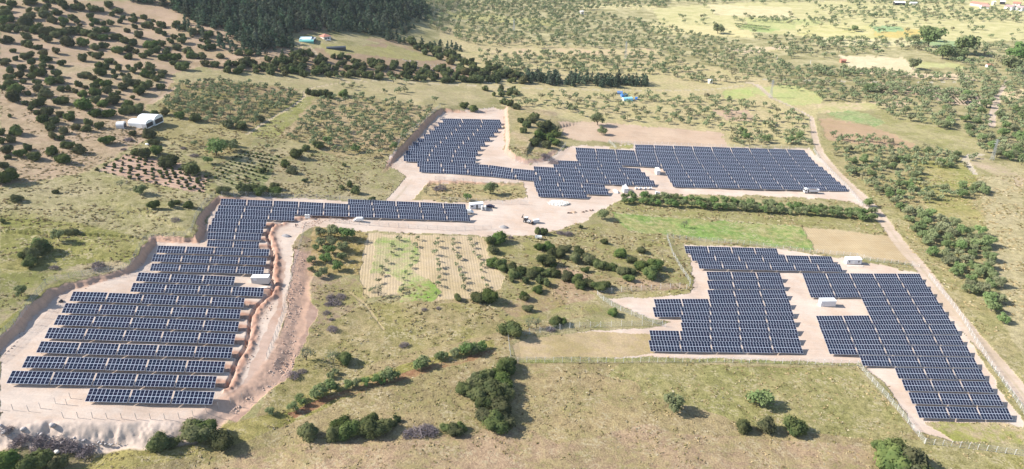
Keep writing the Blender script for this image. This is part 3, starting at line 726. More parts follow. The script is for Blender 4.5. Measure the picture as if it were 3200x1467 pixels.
def make_frame(TILT):
  fb = MB()
  ZC = .72 + math.sin(TILT) * TS / 2
  Mt = Matrix.Translation((0, 0, ZC)) @ Matrix.Rotation(TILT, 4, 'X')
  for y in (-1.75, -.6, .6, 1.75):
      fb.box(-TW / 2, TW / 2, y - .03, y + .03, -.11, -.03, M=Mt)
  for x in (-4.6, -2.3, 0, 2.3, 4.6):
      fb.box(x - .035, x + .035, -2.1, 2.1, -.2, -.115, M=Mt)
      for y in (-1.3, 1.3):
          zt = ZC + math.tan(TILT) * y - .16
          fb.box(x - .05, x + .05, y * math.cos(TILT) - .05, y * math.cos(TILT) + .05, -.6, zt)
      fb.tube([(x, -1.25, .25), (x, .2, ZC - .2)], .03, 4)
  return fb.mesh('table_frame', M_STEEL), Mt
FR = {20: make_frame(math.radians(20)), 18: make_frame(math.radians(18)), 26: make_frame(math.radians(26))}
ME_FRAME, Mt = FR[20]

Z1, Z2, Z3, Z4 = (2.9525, 0, 550), (2.9525, 0, 850), (3.2175, 0, 1100), (2.9525, 600, 550)
UL = (2.9525, 1200, 300)
def UP(l): return tf(l, *UL)
# block name, top edge of each row in photo pixels (nearest row first), tables in the row
BLOCKS = [
 ('lower left array', [
  ([(281.3, 1214.4), (672, 1225)], 3), ([(38.9, 1159), (678.2, 1176.1)], 5), ([(85.4, 1112.5), (705, 1130.4)], 5), ([(128.7, 1067.4), (728.2, 1086)], 5),
  ([(154, 1023.8), (737, 1044)], 5), ([(182, 984), (748, 1005.8)], 5), ([(205.6, 947.5), (753.6, 967.5)], 5), ([(229.6, 911), (765.5, 932.3)], 5),
  ([(416.6, 884.6), (825.2, 899.9)], 4), ([(433.5, 852), (735.6, 865)], 3), ([(474.9, 823.7), (826.3, 835.2)], 4), ([(480.3, 794.5), (833.7, 806.7)], 4),
  ([(494.5, 767.8), (842.2, 779.6)], 4), ([(649.8, 749.8), (810.7, 756)], 2), ([(650.8, 726.1), (817.4, 730.5)], 2), ([(652.5, 703), (824.2, 707.5)], 2),
  ([(663.7, 682), (833, 687)], 2), ([(673.8, 661), (921, 669)], 3), ([(683, 641.5), (925, 651), (1467.6, 672.6)], 10), ([(690.8, 621), (925, 630.5), (1460, 655)], 10),
  ([(1087.7, 622.8), (1454.7, 638.7)], 5)]),
 ('central array', [
  ([(1678.3, 594.1), (1829.8, 600.5)], 2), ([(1672.2, 579.6), (1897.7, 590.1)], 3), ([(1667.8, 564.8), (1889, 577.5)], 3),
  ([(1311, 518.5), (1528.5, 532), (1602, 541.2), (1666.4, 547), (2042.9, 564.2)], 10),
  ([(1304.3, 503.2), (1528.5, 516.1), (1602, 526.3), (1667, 533), (2028, 552)], 10),
  ([(1667, 520.6), (2015.4, 539)], 5), ([(1728.6, 514), (2000.5, 526.7)], 4), ([(1742.3, 501.3), (1941.6, 510.4)], 3)]),
 ('upper left array', [
  (UP([(178, 548), (838, 575)]), 3), (UP([(203, 503), (845, 545)]), 3), (UP([(228, 460), (862, 498)]), 3), (UP([(265, 425), (887, 455)]), 3), (UP([(310, 390), (925, 415)]), 3),
  (UP([(362, 354), (968, 370)]), 3), (UP([(413, 318), (1007, 330)]), 3), (UP([(458, 280), (1042, 292)]), 3), (UP([(495, 245), (1070, 255)]), 3), (UP([(532, 208), (1068, 220)]), 3)]),
 ('upper right array', [
  ([(2097.3, 566.1), (2640.7, 580)], 8), ([(2089.5, 554), (2623.5, 568)], 8), ([(2083, 541.8), (2607.4, 555.2)], 8), ([(2076.8, 529.1), (2595.3, 543.7)], 8), ([(2069, 519), (2582.2, 533)], 8),
  ([(1803, 493.8), (1960, 502), (2067.7, 508.5), (2570, 521.6)], 12), ([(1797.9, 483.1), (1960, 491.3), (2554, 512.5)], 12), ([(1799.5, 471.8), (1960, 480.5), (2542.9, 501.8)], 12),
  ([(1797.9, 461.3), (1960, 469.7), (2532.8, 490.9)], 12), ([(1983.4, 462), (2521.7, 479.6)], 9), ([(1983.8, 452.4), (2513.6, 469.1)], 9)]),
 ('right array', [
  ([(2026.4, 1063.9), (2499.5, 1070.9)], 5), ([(2028.8, 1032.6), (2491, 1042.1)], 5), ([(2126.6, 1008.4), (2484.3, 1014.3)], 4), ([(2125.7, 985.3), (2475.8, 987.2)], 4),
  ([(2039, 960.2), (2470.7, 960.8)], 5), ([(2042.8, 935.1), (2462.9, 933.7)], 5), ([(2209.9, 906.6), (2452, 905.9)], 3), ([(2208.7, 877.3), (2444.3, 877.8)], 3), ([(2207.2, 849.1), (2436.8, 853.1)], 3),
  ([(2179.5, 815.7), (2624.8, 826)], 6), ([(2157.6, 791.7), (2597.7, 801.6)], 6), ([(2138.4, 768.8), (2426.7, 777.2)], 4)]),
 ('roadside array', [
  ([(2858.5, 1269.3), (3148, 1276)], 3), ([(2837.8, 1226.9), (3120.5, 1234.2)], 3), ([(2816.8, 1187.5), (3090.5, 1193.5)], 3), ([(2795, 1150), (3064.5, 1153.4)], 3),
  ([(2685.2, 1110.9), (3043.5, 1118.4)], 4), ([(2581.9, 1075.4), (3021.5, 1082.8)], 5), ([(2570.4, 1044.8), (2999.5, 1048.9)], 5), ([(2559.4, 1016), (2982.6, 1015)], 5), ([(2549.5, 987.4), (2960.5, 984.6)], 5),
  ([(2704.2, 958.2), (2941.9, 955.8)], 3), ([(2690.8, 929.9), (2923.3, 928)], 3), ([(2523.8, 903.6), (2906.4, 900.9)], 5), ([(2515, 878), (2887.7, 877.9)], 5), ([(2506.3, 854), (2873.5, 855.9)], 5)]),
]
ORD = ['first', 'second', 'third', 'fourth', 'fifth', 'sixth', 'seventh', 'eighth', 'ninth', 'tenth', 'eleventh', 'twelfth', 'thirteenth', 'fourteenth', 'fifteenth', 'sixteenth', 'seventeenth', 'eighteenth', 'nineteenth', 'twentieth', 'rearmost']
TOPZ = .72 + math.sin(TILT) * TS
TOPY = math.cos(TILT) * TS / 2
tables = []
for bn, rows in BLOCKS:
    for ri, (pl, cnt) in enumerate(rows):
        tl = 18 if (bn == 'lower left array' and ri < 13) else 26 if bn in ('right array', 'roadside array') else 20
        TOPZ = .72 + math.sin(math.radians(tl)) * TS
        TOPY = math.cos(math.radians(tl)) * TS / 2
        S = G(pl, TOPZ)                                   # points of the top edge
        seg = np.linalg.norm(np.diff(S, axis=0), axis=1)
        cum = np.concatenate([[0], np.cumsum(seg)])
        pitch = (cum[-1]) / (cnt - GAP / (TW + GAP))
        def along(t):
            i = min(max(np.searchsorted(cum, t) - 1, 0), len(seg) - 1)
            return S[i] + (S[i + 1] - S[i]) * (t - cum[i]) / seg[i]
        for k in range(cnt):
            a, b = along(k * pitch), along(min(k * pitch + pitch * TW / (TW + GAP), cum[-1]))
            tables.append(dict(a=Vector(a), b=Vector(b), block=bn, row=ri, k=k, n=cnt, nr=len(rows), tl=tl))
for t in tables:
    ex = (t['b'] - t['a'])
    s = ex.length / TW
    ex.normalize()
    ey = Vector((-ex.y, ex.x, 0)).normalized()
    ez = ex.cross(ey).normalized()
    s = min(max(s, .8), 1.25)
    mid = (t['a'] + t['b']) / 2
    tl = t['tl']
    TOPZ = .72 + math.sin(math.radians(tl)) * TS
    TOPY = math.cos(math.radians(tl)) * TS / 2
    base = mid - ey * TOPY * s - ez * TOPZ * s
    Rm = Matrix((ex, ey, ez)).transposed().to_4x4() @ Matrix.Rotation(random.gauss(0, .012), 4, 'X') @ Matrix.Rotation(random.gauss(0, .006), 4, 'Y')
    t['M'] = Matrix.Translation(base) @ Rm @ Matrix.Scale(s, 4)
    t['px'] = 1 / mpp(base)
# the rows farthest away stay one mass: past three hundred tables
mass = [t for t in tables if (t['block'] == 'upper right array' and t['row'] >= 5) or (t['block'] == 'upper left array' and t['row'] >= 6)]
ms = {id(t) for t in mass}
nmod = 0
for t in tables:
    if id(t) in ms: continue
    if t['k'] == 0: pos = 'leftmost table'
    elif t['k'] == t['n'] - 1: pos = 'rightmost table'
    else: pos = ORD[t['k']] + ' table from the left'
    lab = f"{pos}, {ORD[t['row']]} row from the front of the {t['block']}"
    e = thing('solar_table', lab, 'solar table', group='solar tables of the ' + t['block'])
    e.matrix_world = t['M']
    MEF, Mt_ = FR[t['tl']]
    link('support_frame', MEF, e)
    near = (t['block'] == 'lower left array' and t['row'] < 10) or (t['block'].startswith('right array') and t['row'] < 6) or (t['block'].startswith('roadside') and t['row'] < 9)
    if near:
        for i in range(10):
            for j in range(2):
                o = link('solar_panel', ME_MODULE, e)
                o.matrix_local = Mt_ @ Matrix.Translation(((i - 4.5) * MW, (j - .5) * MH, 0))
                nmod += 1
    else:
        o = link('panel_array', ME_ARRAY, e)
        o.matrix_local = Mt_
# merged far rows
V, Fq, UVs = [], [], []
av = np.array([v.co[:] for v in ME_ARRAY.vertices])
af = np.array([p.vertices[:] for p in ME_ARRAY.polygons])
fv = np.array([v.co[:] for v in ME_FRAME.vertices])
ff = [p.vertices[:] for p in ME_FRAME.polygons]
def apply(Mx, v): return v @ np.array(Mx.to_3x3()).T + np.array(Mx.translation)
mb1, mb2 = MB(), MB()
for t in mass:
    mb1.add(apply(t['M'] @ Mt, av), af)
    mb2.add(apply(t['M'], fv), ff)
me = bpy.data.meshes.new('far_rows')
nv1 = len(mb1.v)
me.from_pydata(mb1.v + mb2.v, [], mb1.f + [tuple(i + nv1 for i in f) for f in mb2.f])
for mt in (M_PV, M_ALU, M_STEEL): me.materials.append(mt)
u = me.uv_layers.new(name='UVMap')
src = ME_ARRAY.uv_layers[0].data
for fi, pl in enumerate(me.polygons):
    if fi < len(mb1.f):
        pl.material_index = 0 if fi % 6 == 1 else 1
        if fi % 6 == 1:
            for a, li in enumerate(pl.loop_indices):
                q = src[4 + a].uv
                u.data[li].uv = (q[0] + 10 * (fi // 6), q[1])
    else:
        pl.material_index = 2
prop(link('distant_solar_tables', me), 'rearmost rows of blue solar tables in the upper arrays', 'solar tables', kind='stuff')
print('tables', len(tables), 'mass', len(mass), 'modules', nmod)
# ------------------------------------------------------------------ foliage
def leaf_mat(name, c1, c2, tint=False, scale=1.1, trans=.18, spread=.5):
    m, n, o = new_mat(name)
    tc = N(n, 'ShaderNodeTexCoord')
    oi = N(n, 'ShaderNodeObjectInfo')
    geo = N(n, 'ShaderNodeNewGeometry')
    if tint:
        a = N(n, 'ShaderNodeAttribute', attribute_name='tint')
        z = noise(n, geo.outputs['Position'], scale * .6, 3)
        v = math_(n, 'ADD', .72, math_(n, 'MULTIPLY', z, .56))
        hs = N(n, 'ShaderNodeVectorMath', operation='SCALE')
        n.links.new(a.outputs['Color'], hs.inputs[0])
        n.links.new(v, hs.inputs['Scale'])
        col = hs.outputs[0]
    else:
        z = noise(n, tc.outputs['Object'], scale, 3)
        col = mixc(n, ramp(n, z, .35, .65), c1, c2)
        rnd = math_(n, 'ADD', 1 - spread / 2, math_(n, 'MULTIPLY', oi.outputs['Random'], spread))
        hs = N(n, 'ShaderNodeVectorMath', operation='SCALE')
        n.links.new(col, hs.inputs[0])
        n.links.new(rnd, hs.inputs['Scale'])
        r2 = math_(n, 'FRACT', math_(n, 'MULTIPLY', oi.outputs['Random'], 7.31))
        hu = N(n, 'ShaderNodeHueSaturation')
        n.links.new(hs.outputs[0], hu.inputs['Color'])
        n.links.new(math_(n, 'ADD', .465, math_(n, 'MULTIPLY', r2, .065)), hu.inputs['Hue'])
        n.links.new(math_(n, 'ADD', .8, math_(n, 'MULTIPLY', r2, .35)), hu.inputs['Saturation'])
        col = hu.outputs[0]
    d = N(n, 'ShaderNodeBsdfDiffuse', Roughness=.8)
    t = N(n, 'ShaderNodeBsdfTranslucent')
    n.links.new(col, d.inputs[0])
    n.links.new(col, t.inputs[0])
    mx = N(n, 'ShaderNodeMixShader')
    mx.inputs[0].default_value = trans
    n.links.new(d.outputs[0], mx.inputs[1])
    n.links.new(t.outputs[0], mx.inputs[2])
    n.links.new(mx.outputs[0], o.inputs[0])
    return m
M_SHRUB = leaf_mat('evergreen_leaves', (.085, .115, .045), (.17, .185, .07), trans=.2, spread=.7)
M_ALMOND = leaf_mat('orchard_leaves', (.2, .25, .11), (.28, .32, .15), trans=.3, spread=.4)
M_BRIGHT = leaf_mat('fresh_green_leaves', (.19, .255, .1), (.27, .32, .14), trans=.32, spread=.3)
M_PINE = leaf_mat('pine_needles', (.085, .125, .08), (.15, .185, .105), trans=.15, spread=.8)
M_GREYLEAF = leaf_mat('grey_green_leaves', (.18, .2, .135), (.24, .25, .16), trans=.25)
M_TINT = leaf_mat('distant_leaves', None, None, tint=True, trans=.15)

def crown_np(seed, lobes, nleaf, size, up=.35, flat=.0, inner=.7, shellonly=True):
    """leaf quads spread through a union of ellipsoid lobes: (cx,cy,cz,rx,ry,rz)"""
    g = np.random.default_rng(seed)
    L = np.array(lobes, float)
    wgt = (L[:, 3] * L[:, 4] + L[:, 4] * L[:, 5] + L[:, 3] * L[:, 5])
    wgt /= wgt.sum()
    idx = g.choice(len(L), nleaf, p=wgt)
    d = g.normal(size=(nleaf, 3))
    d[:, 2] = d[:, 2] * .9 + up * .5
    d /= np.linalg.norm(d, axis=1)[:, None]
    rad = inner + (1.06 - inner) * g.random(nleaf) ** .6
    c = L[idx, :3] + d * L[idx, 3:] * rad[:, None]
    c[:, 2] = np.maximum(c[:, 2], .05)
    nr = d + g.normal(size=(nleaf, 3)) * .42
    nr[:, 2] += .4
    nr[:, 0] -= .15
    nr /= np.linalg.norm(nr, axis=1)[:, None]
    t1 = np.cross(nr, g.normal(size=(nleaf, 3)))
    t1 /= np.linalg.norm(t1, axis=1)[:, None]
    t2 = np.cross(nr, t1)
    s = size * (.6 + .8 * g.random(nleaf))[:, None]
    a = t1 * s
    b = t2 * s * (.55 + .3 * g.random(nleaf))[:, None]
    V = np.stack([c - a * .9, c - b, c + a, c + b * .9], 1).reshape(-1, 3)
    F = np.arange(nleaf * 4).reshape(-1, 4)
    return V, F

def ell_core(lobes, k=.72, seed=0):
    """dark lumpy cores so the crown is not see-through"""
    V, F = [], []
    g = np.random.default_rng(seed)
    nu, nv = 8, 5
    for (cx, cy, cz, rx, ry, rz) in lobes:
        b = len(V)
        for j in range(nv + 1):
            th = math.pi * j / nv
            for i in range(nu):
                ph = 2 * math.pi * i / nu
                q = k * (1 + .12 * g.normal())
                V.append((cx + rx * q * math.sin(th) * math.cos(ph), cy + ry * q * math.sin(th) * math.sin(ph), max(cz + rz * q * math.cos(th), 0)))
        for j in range(nv):
            for i in range(nu):
                F.append((b + j * nu + i, b + (j + 1) * nu + i, b + (j + 1) * nu + (i + 1) % nu, b + j * nu + (i + 1) % nu))
    return np.array(V), np.array(F)

def cat(*parts):
    V, F, k = [], [], 0
    for v, f in parts:
        V.append(v)
        F.append(f + k)
        k += len(v)
    return np.concatenate(V), np.concatenate(F)

def shrub_lobes(seed):
    g = np.random.default_rng(seed)
    lob = [(0, 0, .34, .42, .40, .40)]
    for i in range(g.integers(4, 8)):
        a = g.random() * 6.28
        r = .18 + .2 * g.random()
        k = .2 + .14 * g.random()
        lob.append((math.cos(a) * r, math.sin(a) * r, .2 + .34 * g.random(), k, k, k * (.8 + .4 * g.random())))
    return lob
def tree_lobes(seed, n=9):
    g = np.random.default_rng(seed)
    lob = []
    for i in range(n):
        a = 6.28 * i / n + g.random()
        r = .12 + .24 * g.random()
        k = .13 + .10 * g.random()
        lob.append((math.cos(a) * r, math.sin(a) * r, .36 + .34 * g.random() - .35 * (r - .2), k * 1.15, k * 1.15, k * 1.1))
    return lob
def pine_np(seed, nl, size):
    g = np.random.default_rng(seed)
    lob = []
    for i in range(7):
        z = .2 + .75 * i / 6
        r = .27 * (1 - i / 6) ** .8 + .04
        for k in range(3 if i < 5 else 1):
            a = g.random() * 6.28
            lob.append((math.cos(a) * r * .45, math.sin(a) * r * .45, z + .05 * g.normal(), r * .75, r * .75, .09))
    return crown_np(seed, lob, nl, size, inner=.4), lob

# unit size prototypes (one metre across / one metre high)
SHRUB_HI = [npmesh('shrub_leaves', *cat(crown_np(i, shrub_lobes(i), 900, .045), ell_core(shrub_lobes(i), .82, i)), M_SHRUB) for i in range(7)]
SHRUB_LO = [npmesh('shrub_leaves', *cat(crown_np(i, shrub_lobes(i), 260, .075), ell_core(shrub_lobes(i), .8, i)), M_SHRUB) for i in range(7)]
def trunk_mesh(seed, h=.5):
    g = random.Random(seed)
    b = MB()
    b.tube([(0, 0, -.04), (.01, 0, .15), (.02, .01, .3)], [.03, .024, .02], 5)
    for k in range(5):
        a = 6.28 * k / 5 + g.random()
        r = .14 + .12 * g.random()
        b.tube([(.015, .005, .16), (math.cos(a) * r * .5, math.sin(a) * r * .5, .32), (math.cos(a) * r, math.sin(a) * r, .5 + .12 * g.random())], [.016, .012, .005], 4)
    return b.mesh('trunk', M_BARK)
TREE_V = []
for i in range(6):
    lob = tree_lobes(i + 40, 9 if i % 2 else 7)
    TREE_V.append((npmesh('crown', *crown_np(i + 40, lob, 760, .058, inner=.25), M_ALMOND), npmesh('crown', *crown_np(i + 40, lob, 820, .06, inner=.25), M_BRIGHT), trunk_mesh(i)))
THIN = [npmesh('crown', *crown_np(i + 90, tree_lobes(i + 90, 8), 220, .038, inner=.2), M_GREYLEAF) for i in range(3)]
PINE_V = []
for i in range(4):
    (v, f), _ = pine_np(i + 70, 420, .06)
    b = MB()
    b.tube([(0, 0, -.03), (0, 0, .5), (0, 0, .95)], [.022, .016, .005], 5)
    PINE_V.append((npmesh('crown', v, f, M_PINE), b.mesh('trunk', M_BARK)))
def brush_mesh(seed, n=160):
    g = random.Random(seed)
    b = MB()
    for i in range(n):
        a, r = g.random() * 6.28, .42 * math.sqrt(g.random())
        x, y = math.cos(a) * r, math.sin(a) * r
        z = .42 * (1 - (r / .5) ** 2) * g.random()
        d = Vector((g.gauss(0, 1), g.gauss(0, 1), g.gauss(.25, .5))).normalized() * (.12 + .1 * g.random())
        p = Vector((x, y, max(z, .02)))
        b.tube([p - d, p + d], [.012, .005], 3)
    return b.mesh('twigs', M_DEAD)
BRUSH = [brush_mesh(i) for i in range(4)]

# ------------------------------------------------------------------ where the plants stand (photo pixels of the foot, width)
plants = []          # dict(kind, x, y, w (photo px), label, group)
def put(kind, lst, label, group, s=1, ox=0, oy=0, grow=1.0):
    for q in lst:
        plants.append(dict(kind=kind, x=q[0] / s + ox, y=q[1] / s + oy, w=q[2] / s * grow, label=label, group=group))
def scatter(kind, poly, n, wm, label, group, mind=None, seed=1, keep=None):
    """n plants of wm metres inside a polygon, kept apart on the ground"""
    g = np.random.default_rng(seed)
    xs, ys = [p[0] for p in poly], [p[1] for p in poly]
    px, py = g.uniform(min(xs), max(xs), n * 30), g.uniform(min(ys), max(ys), n * 30)
    m = inpoly(px, py, poly)
    m &= ~blocked(px, py)
    px, py = px[m][:n * 6], py[m][:n * 6]
    P = G(list(zip(px, py)))
    wgt = 1 / (project(P)[2] ** 2)
    acc = []
    mind = mind or wm[0] * .8
    A = np.zeros((0, 2))
    for i in g.permutation(len(P)):
        if len(A) and (np.hypot(A[:, 0] - P[i, 0], A[:, 1] - P[i, 1]) < mind).any(): continue
        A = np.vstack([A, P[i, :2]])
        s = wm[0] + (wm[1] - wm[0]) * g.random()
        plants.append(dict(kind=kind, P=P[i], s=s, label=label, group=group))
        if len(A) >= n: break
NOGO = [D([(2030, 290), (2060, 290), (2110, 430), (2230, 530), (2576, 990), (2576, 1040), (2190, 540), (2050, 390)])]
def blocked(px, py):
    r = np.zeros(px.shape, bool)
    for q in NOGO: r |= inpoly(px, py, q)
    for _, pl, *rest in [z for z in ROADS]:
        for i in range(len(pl) - 1):
            ax, ay, bx, by = *pl[i], *pl[i + 1]
            t = np.clip(((px - ax) * (bx - ax) + (py - ay) * (by - ay)) / ((bx - ax) ** 2 + (by - ay) ** 2), 0, 1)
            r |= np.hypot(px - ax - t * (bx - ax), (py - ay - t * (by - ay)) * 2) < rest[0][i] * .6 + 3
    return r
Z = (2.9525, 0, 0)
HILL = [(20, 30, 60), (120, 60, 110), (60, 110, 100), (40, 160, 120), (110, 200, 100), (30, 220, 120), (300, 40, 150), (430, 15, 100), (495, 30, 60), (570, 60, 110), (450, 75, 60), (350, 110, 60), (420, 100, 70), (290, 180, 110), (270, 115, 60), (430, 160, 130), (530, 140, 110), (600, 90, 100), (700, 90, 80), (700, 35, 50), (750, 95, 90), (820, 70, 50), (870, 110, 90), (835, 170, 70), (940, 110, 60), (1000, 70, 110), (1090, 120, 100), (1040, 150, 60), (880, 220, 100), (960, 240, 60), (1030, 235, 70), (480, 210, 100), (580, 215, 100), (670, 190, 80), (720, 220, 60), (590, 250, 60), (740, 245, 40), (850, 245, 50), (260, 250, 160), (100, 270, 90), (20, 290, 80), (80, 300, 70), (160, 300, 70), (180, 250, 60), (1110, 215, 60), (1140, 180, 50), (1235, 160, 50), (1200, 200, 50), (1240, 210, 80), (1250, 265, 60), (1175, 300, 60), (1370, 260, 110), (1420, 280, 50), (1490, 250, 80), (1510, 265, 50), (1330, 180, 70), (1415, 205, 40), (1470, 310, 70), (1515, 330, 60), (1290, 350, 100), (1610, 260, 70), (1690, 280, 70), (1640, 230, 60), (1615, 360, 60), (1680, 350, 60), (1780, 320, 100), (1845, 310, 50), (1930, 340, 90), (1910, 370, 60), (1860, 385, 40), (1920, 410, 60), (1960, 460, 80), (1900, 465, 70), (1845, 440, 45), (2045, 395, 40), (2020, 320, 40), (2080, 370, 30), (2180, 440, 40), (2200, 510, 90), (2040, 540, 90), (2300, 510, 100)]
GULLY = [(140, 270, 90), (250, 290, 100), (350, 310, 130), (450, 330, 150), (560, 330, 120), (640, 320, 90), (700, 320, 90), (800, 330, 110), (980, 300, 100), (910, 310, 80), (870, 360, 100), (960, 370, 100), (1080, 370, 110), (1150, 400, 80), (1230, 420, 80), (600, 300, 60), (680, 290, 60), (740, 290, 60), (250, 360, 90), (400, 360, 60), (450, 390, 80), (520, 350, 100), (640, 430, 140), (780, 425, 110), (880, 460, 90), (970, 450, 80), (1090, 490, 120), (1190, 480, 100), (1260, 500, 60), (1200, 545, 90), (1320, 540, 70), (1400, 440, 130), (1500, 430, 80), (1580, 400, 60), (1640, 460, 90), (1690, 400, 80), (1540, 510, 80), (1450, 490, 80), (1380, 515, 90), (1510, 560, 90), (1620, 560, 120), (1740, 500, 100), (1780, 540, 110), (1860, 540, 90), (1600, 600, 60), (1690, 640, 120), (1640, 640, 60), (1900, 610, 80), (1990, 620, 80), (2120, 610, 90), (2270, 610, 130), (2330, 620, 60), (2110, 670, 80), (2200, 680, 100)]
SLOPE = [(20, 400, 60), (100, 395, 100), (240, 425, 80), (285, 440, 90), (340, 460, 60), (380, 450, 50), (125, 485, 55), (270, 540, 120), (220, 550, 60), (400, 520, 80), (440, 570, 110), (525, 495, 80), (150, 560, 60), (300, 600, 80), (400, 630, 80), (570, 605, 90), (480, 640, 60), (770, 565, 110), (840, 515, 60), (910, 545, 110), (1010, 590, 80), (1065, 600, 50), (930, 630, 100), (990, 640, 80), (1105, 655, 80), (1185, 640, 60), (1290, 635, 80), (1390, 640, 100), (1235, 675, 80), (940, 695, 120), (1055, 685, 60), (1145, 710, 55), (1065, 730, 60), (1190, 735, 70), (1350, 710, 110), (1410, 700, 80), (1500, 690, 100), (1440, 750, 80), (1490, 720, 60), (1490, 825, 80), (1295, 870, 150), (790, 720, 120), (860, 740, 70), (720, 800, 80), (790, 820, 50), (880, 820, 80), (990, 800, 110), (990, 855, 100), (900, 780, 90), (1170, 780, 120), (1150, 830, 130), (1260, 790, 100), (1360, 820, 120), (780, 890, 110), (880, 880, 120), (1095, 870, 50), (1225, 915, 50), (700, 860, 60), (40, 600, 130), (110, 680, 90), (200, 650, 100), (100, 740, 110), (190, 720, 90), (290, 730, 80), (380, 700, 130), (320, 670, 90), (530, 710, 90), (350, 790, 80), (355, 840, 90), (220, 770, 60), (460, 780, 120), (560, 770, 110), (570, 840, 70), (640, 840, 70), (100, 800, 130), (150, 860, 160), (260, 880, 60), (30, 830, 60), (440, 900, 150), (130, 940, 150), (350, 980, 150), (575, 960, 130), (230, 970, 60), (290, 1020, 60), (780, 1010, 190), (890, 950, 110), (960, 980, 110), (1060, 960, 130), (1050, 910, 80), (1180, 1050, 150), (1290, 1040, 150), (1180, 985, 120), (1010, 1080, 140), (880, 1080, 110), (440, 1060, 130), (390, 1130, 140), (510, 1140, 90), (340, 1060, 60), (660, 1110, 130), (560, 1080, 80), (470, 1175, 80), (90, 1085, 45)]
LOW = [(160, 360, 140), (15, 360, 80), (475, 320, 85), (585, 350, 100), (500, 395, 90), (560, 410, 70), (640, 480, 130), (740, 530, 130), (475, 545, 130), (580, 620, 150), (320, 590, 140), (265, 500, 80), (190, 560, 110), (70, 530, 120), (20, 440, 90), (110, 430, 90), (80, 580, 60), (60, 800, 200), (40, 660, 110), (120, 770, 120), (985, 440, 140), (705, 310, 80), (790, 325, 110), (920, 300, 90), (810, 270, 90)]
put('shrub', HILL, 'dark evergreen shrub on the bare pink ridge at top left', 'shrubs on the pink ridge', *Z, grow=.95)
put('shrub', GULLY, 'dark evergreen shrub crowded in the gully below the pine wood', 'shrubs in the gully', *Z, grow=1.0)
put('shrub', SLOPE, 'rounded dark shrub dotted over the left hillside', 'shrubs on the left hillside', *Z, grow=.95)
put('shrub', LOW, 'rounded dark shrub at the foot of the left hillside', 'shrubs at the hillside foot', 2.9525, 0, 300, grow=.95)
# single shrubs and clumps that can be told apart
put('shrub', [(1230, 365, 80)], 'small round shrub just in front of the white tunnel shed', None, 2.9525, 0, 300)
put('shrub', [(1400, 385, 130), (1420, 450, 100)], 'dark shrub in the pair right of the white tunnel shed', 'pair by the tunnel shed', 2.9525, 0, 300)
put('shrub', [(1260, 545, 80), (1340, 570, 130), (1450, 540, 130)], 'dark shrub in the clump at the top corner of the pink plot', 'clump at the pink plot', 2.9525, 0, 300)
put('shrub', [(1560, 640, 170)], 'wide dark shrub on the upper edge of the pink plot', None, 2.9525, 0, 300)
put('shrub', [(1760, 715, 170)], 'grey green shrub at the right end of the pink plot edge', None, 2.9525, 0, 300)
put('shrub', [(1435, 180, 90), (1530, 175, 85), (1660, 205, 110), (1800, 230, 110)], 'round shrub in the short row behind the white tunnel shed', 'row behind the tunnel shed', 2.9525, 0, 300)
put('shrub', [(2105, 290, 100), (2225, 310, 100)], 'one of two round shrubs below the upper left orchard', 'two shrubs below the orchard', 2.9525, 0, 300)
put('shrub', [(175, 970, 110)], 'lone round shrub on a bare patch near the left edge', None, 2.9525, 0, 300)
put('shrub', [(515, 900, 55)], 'small lone shrub in the left meadow', None, 2.9525, 0, 300)
put('shrub', [(1420, 1035, 105)], 'leftmost of three round shrubs left of the array bank', None, 2.9525, 0, 300)
put('shrub', [(1580, 1025, 80), (1635, 1000, 60)], 'middle shrub of three left of the array bank, double headed', 'double headed shrub', 2.9525, 0, 300)
put('shrub', [(1735, 1030, 92)], 'rightmost of three round shrubs left of the array bank', None, 2.9525, 0, 300)
put('shrub', [(660, 545, 120)], 'round dark shrub beside the small meadow tree at left', None, 2.9525, 0, 550)
put('shrub', [(240, 760, 130), (390, 690, 190), (290, 830, 140), (300, 770, 160)], 'dark bush in the clump in the lower left meadow', 'clump in the lower left meadow', 2.9525, 0, 550)
put('shrub', [(30, 1170, 50)], 'tiny dark shrub at the left edge of the meadow', None, 2.9525, 0, 300)
put('shrub', [(300, 160, 120), (480, 160, 140), (540, 150, 130), (630, 170, 130), (590, 140, 90)], 'dark shrub in the hedge behind the lower left array', 'hedge behind the lower left array', *Z4)
put('shrub', [(765, 170, 130), (770, 120, 110)], 'tall dark shrub ending the hedge behind the lower left array', 'end of the hedge', *Z4)
put('shrub', [(1040, 55, 60)], 'small shrub in the meadow above the long thin array', None, *Z4)
put('shrub', [(1460, 100, 70), (1515, 165, 100), (1390, 125, 55)], 'shrub in the cluster just above the long thin array', 'cluster above the thin array', *Z4)
put('shrub', [(1660, 230, 70)], 'bright shrub half hidden by the thin array top edge', None, *Z4)
A6 = (2.9525, 600, 200)
put('shrub', [(970, 865, 130)], 'large round shrub below the middle orchard', None, *A6)
put('shrub', [(870, 950, 110)], 'round shrub below the largest one under the middle orchard', None, *A6)
put('shrub', [(920, 1010, 100)], 'lowest of three round shrubs under the middle orchard', None, *A6)
put('shrub', [(655, 1005, 70)], 'small shrub at the end of the green planted rows', None, *A6)
put('shrub', [(335, 580, 100), (455, 600, 95), (40, 525, 90)], 'round shrub along the lower edge of the upper left orchard', 'shrubs on the orchard edge', *A6)
put('shrub', [(1170, 775, 110), (1050, 800, 90)], 'dark shrub inside the lower middle orchard', 'shrubs inside the orchard', *A6)
put('shrub', [(1075, 280, 70), (1120, 290, 70), (1170, 295, 70), (1220, 300, 80), (1275, 315, 75)], 'dark bush in the short hedge by the track', 'short hedge by the track', *A6)
put('shrub', [(1410, 300, 110)], 'dark round bush right of the short hedge', None, *A6)
put('shrub', [(640, 530, 90)], 'low bush beside the orchard track', None, *A6)
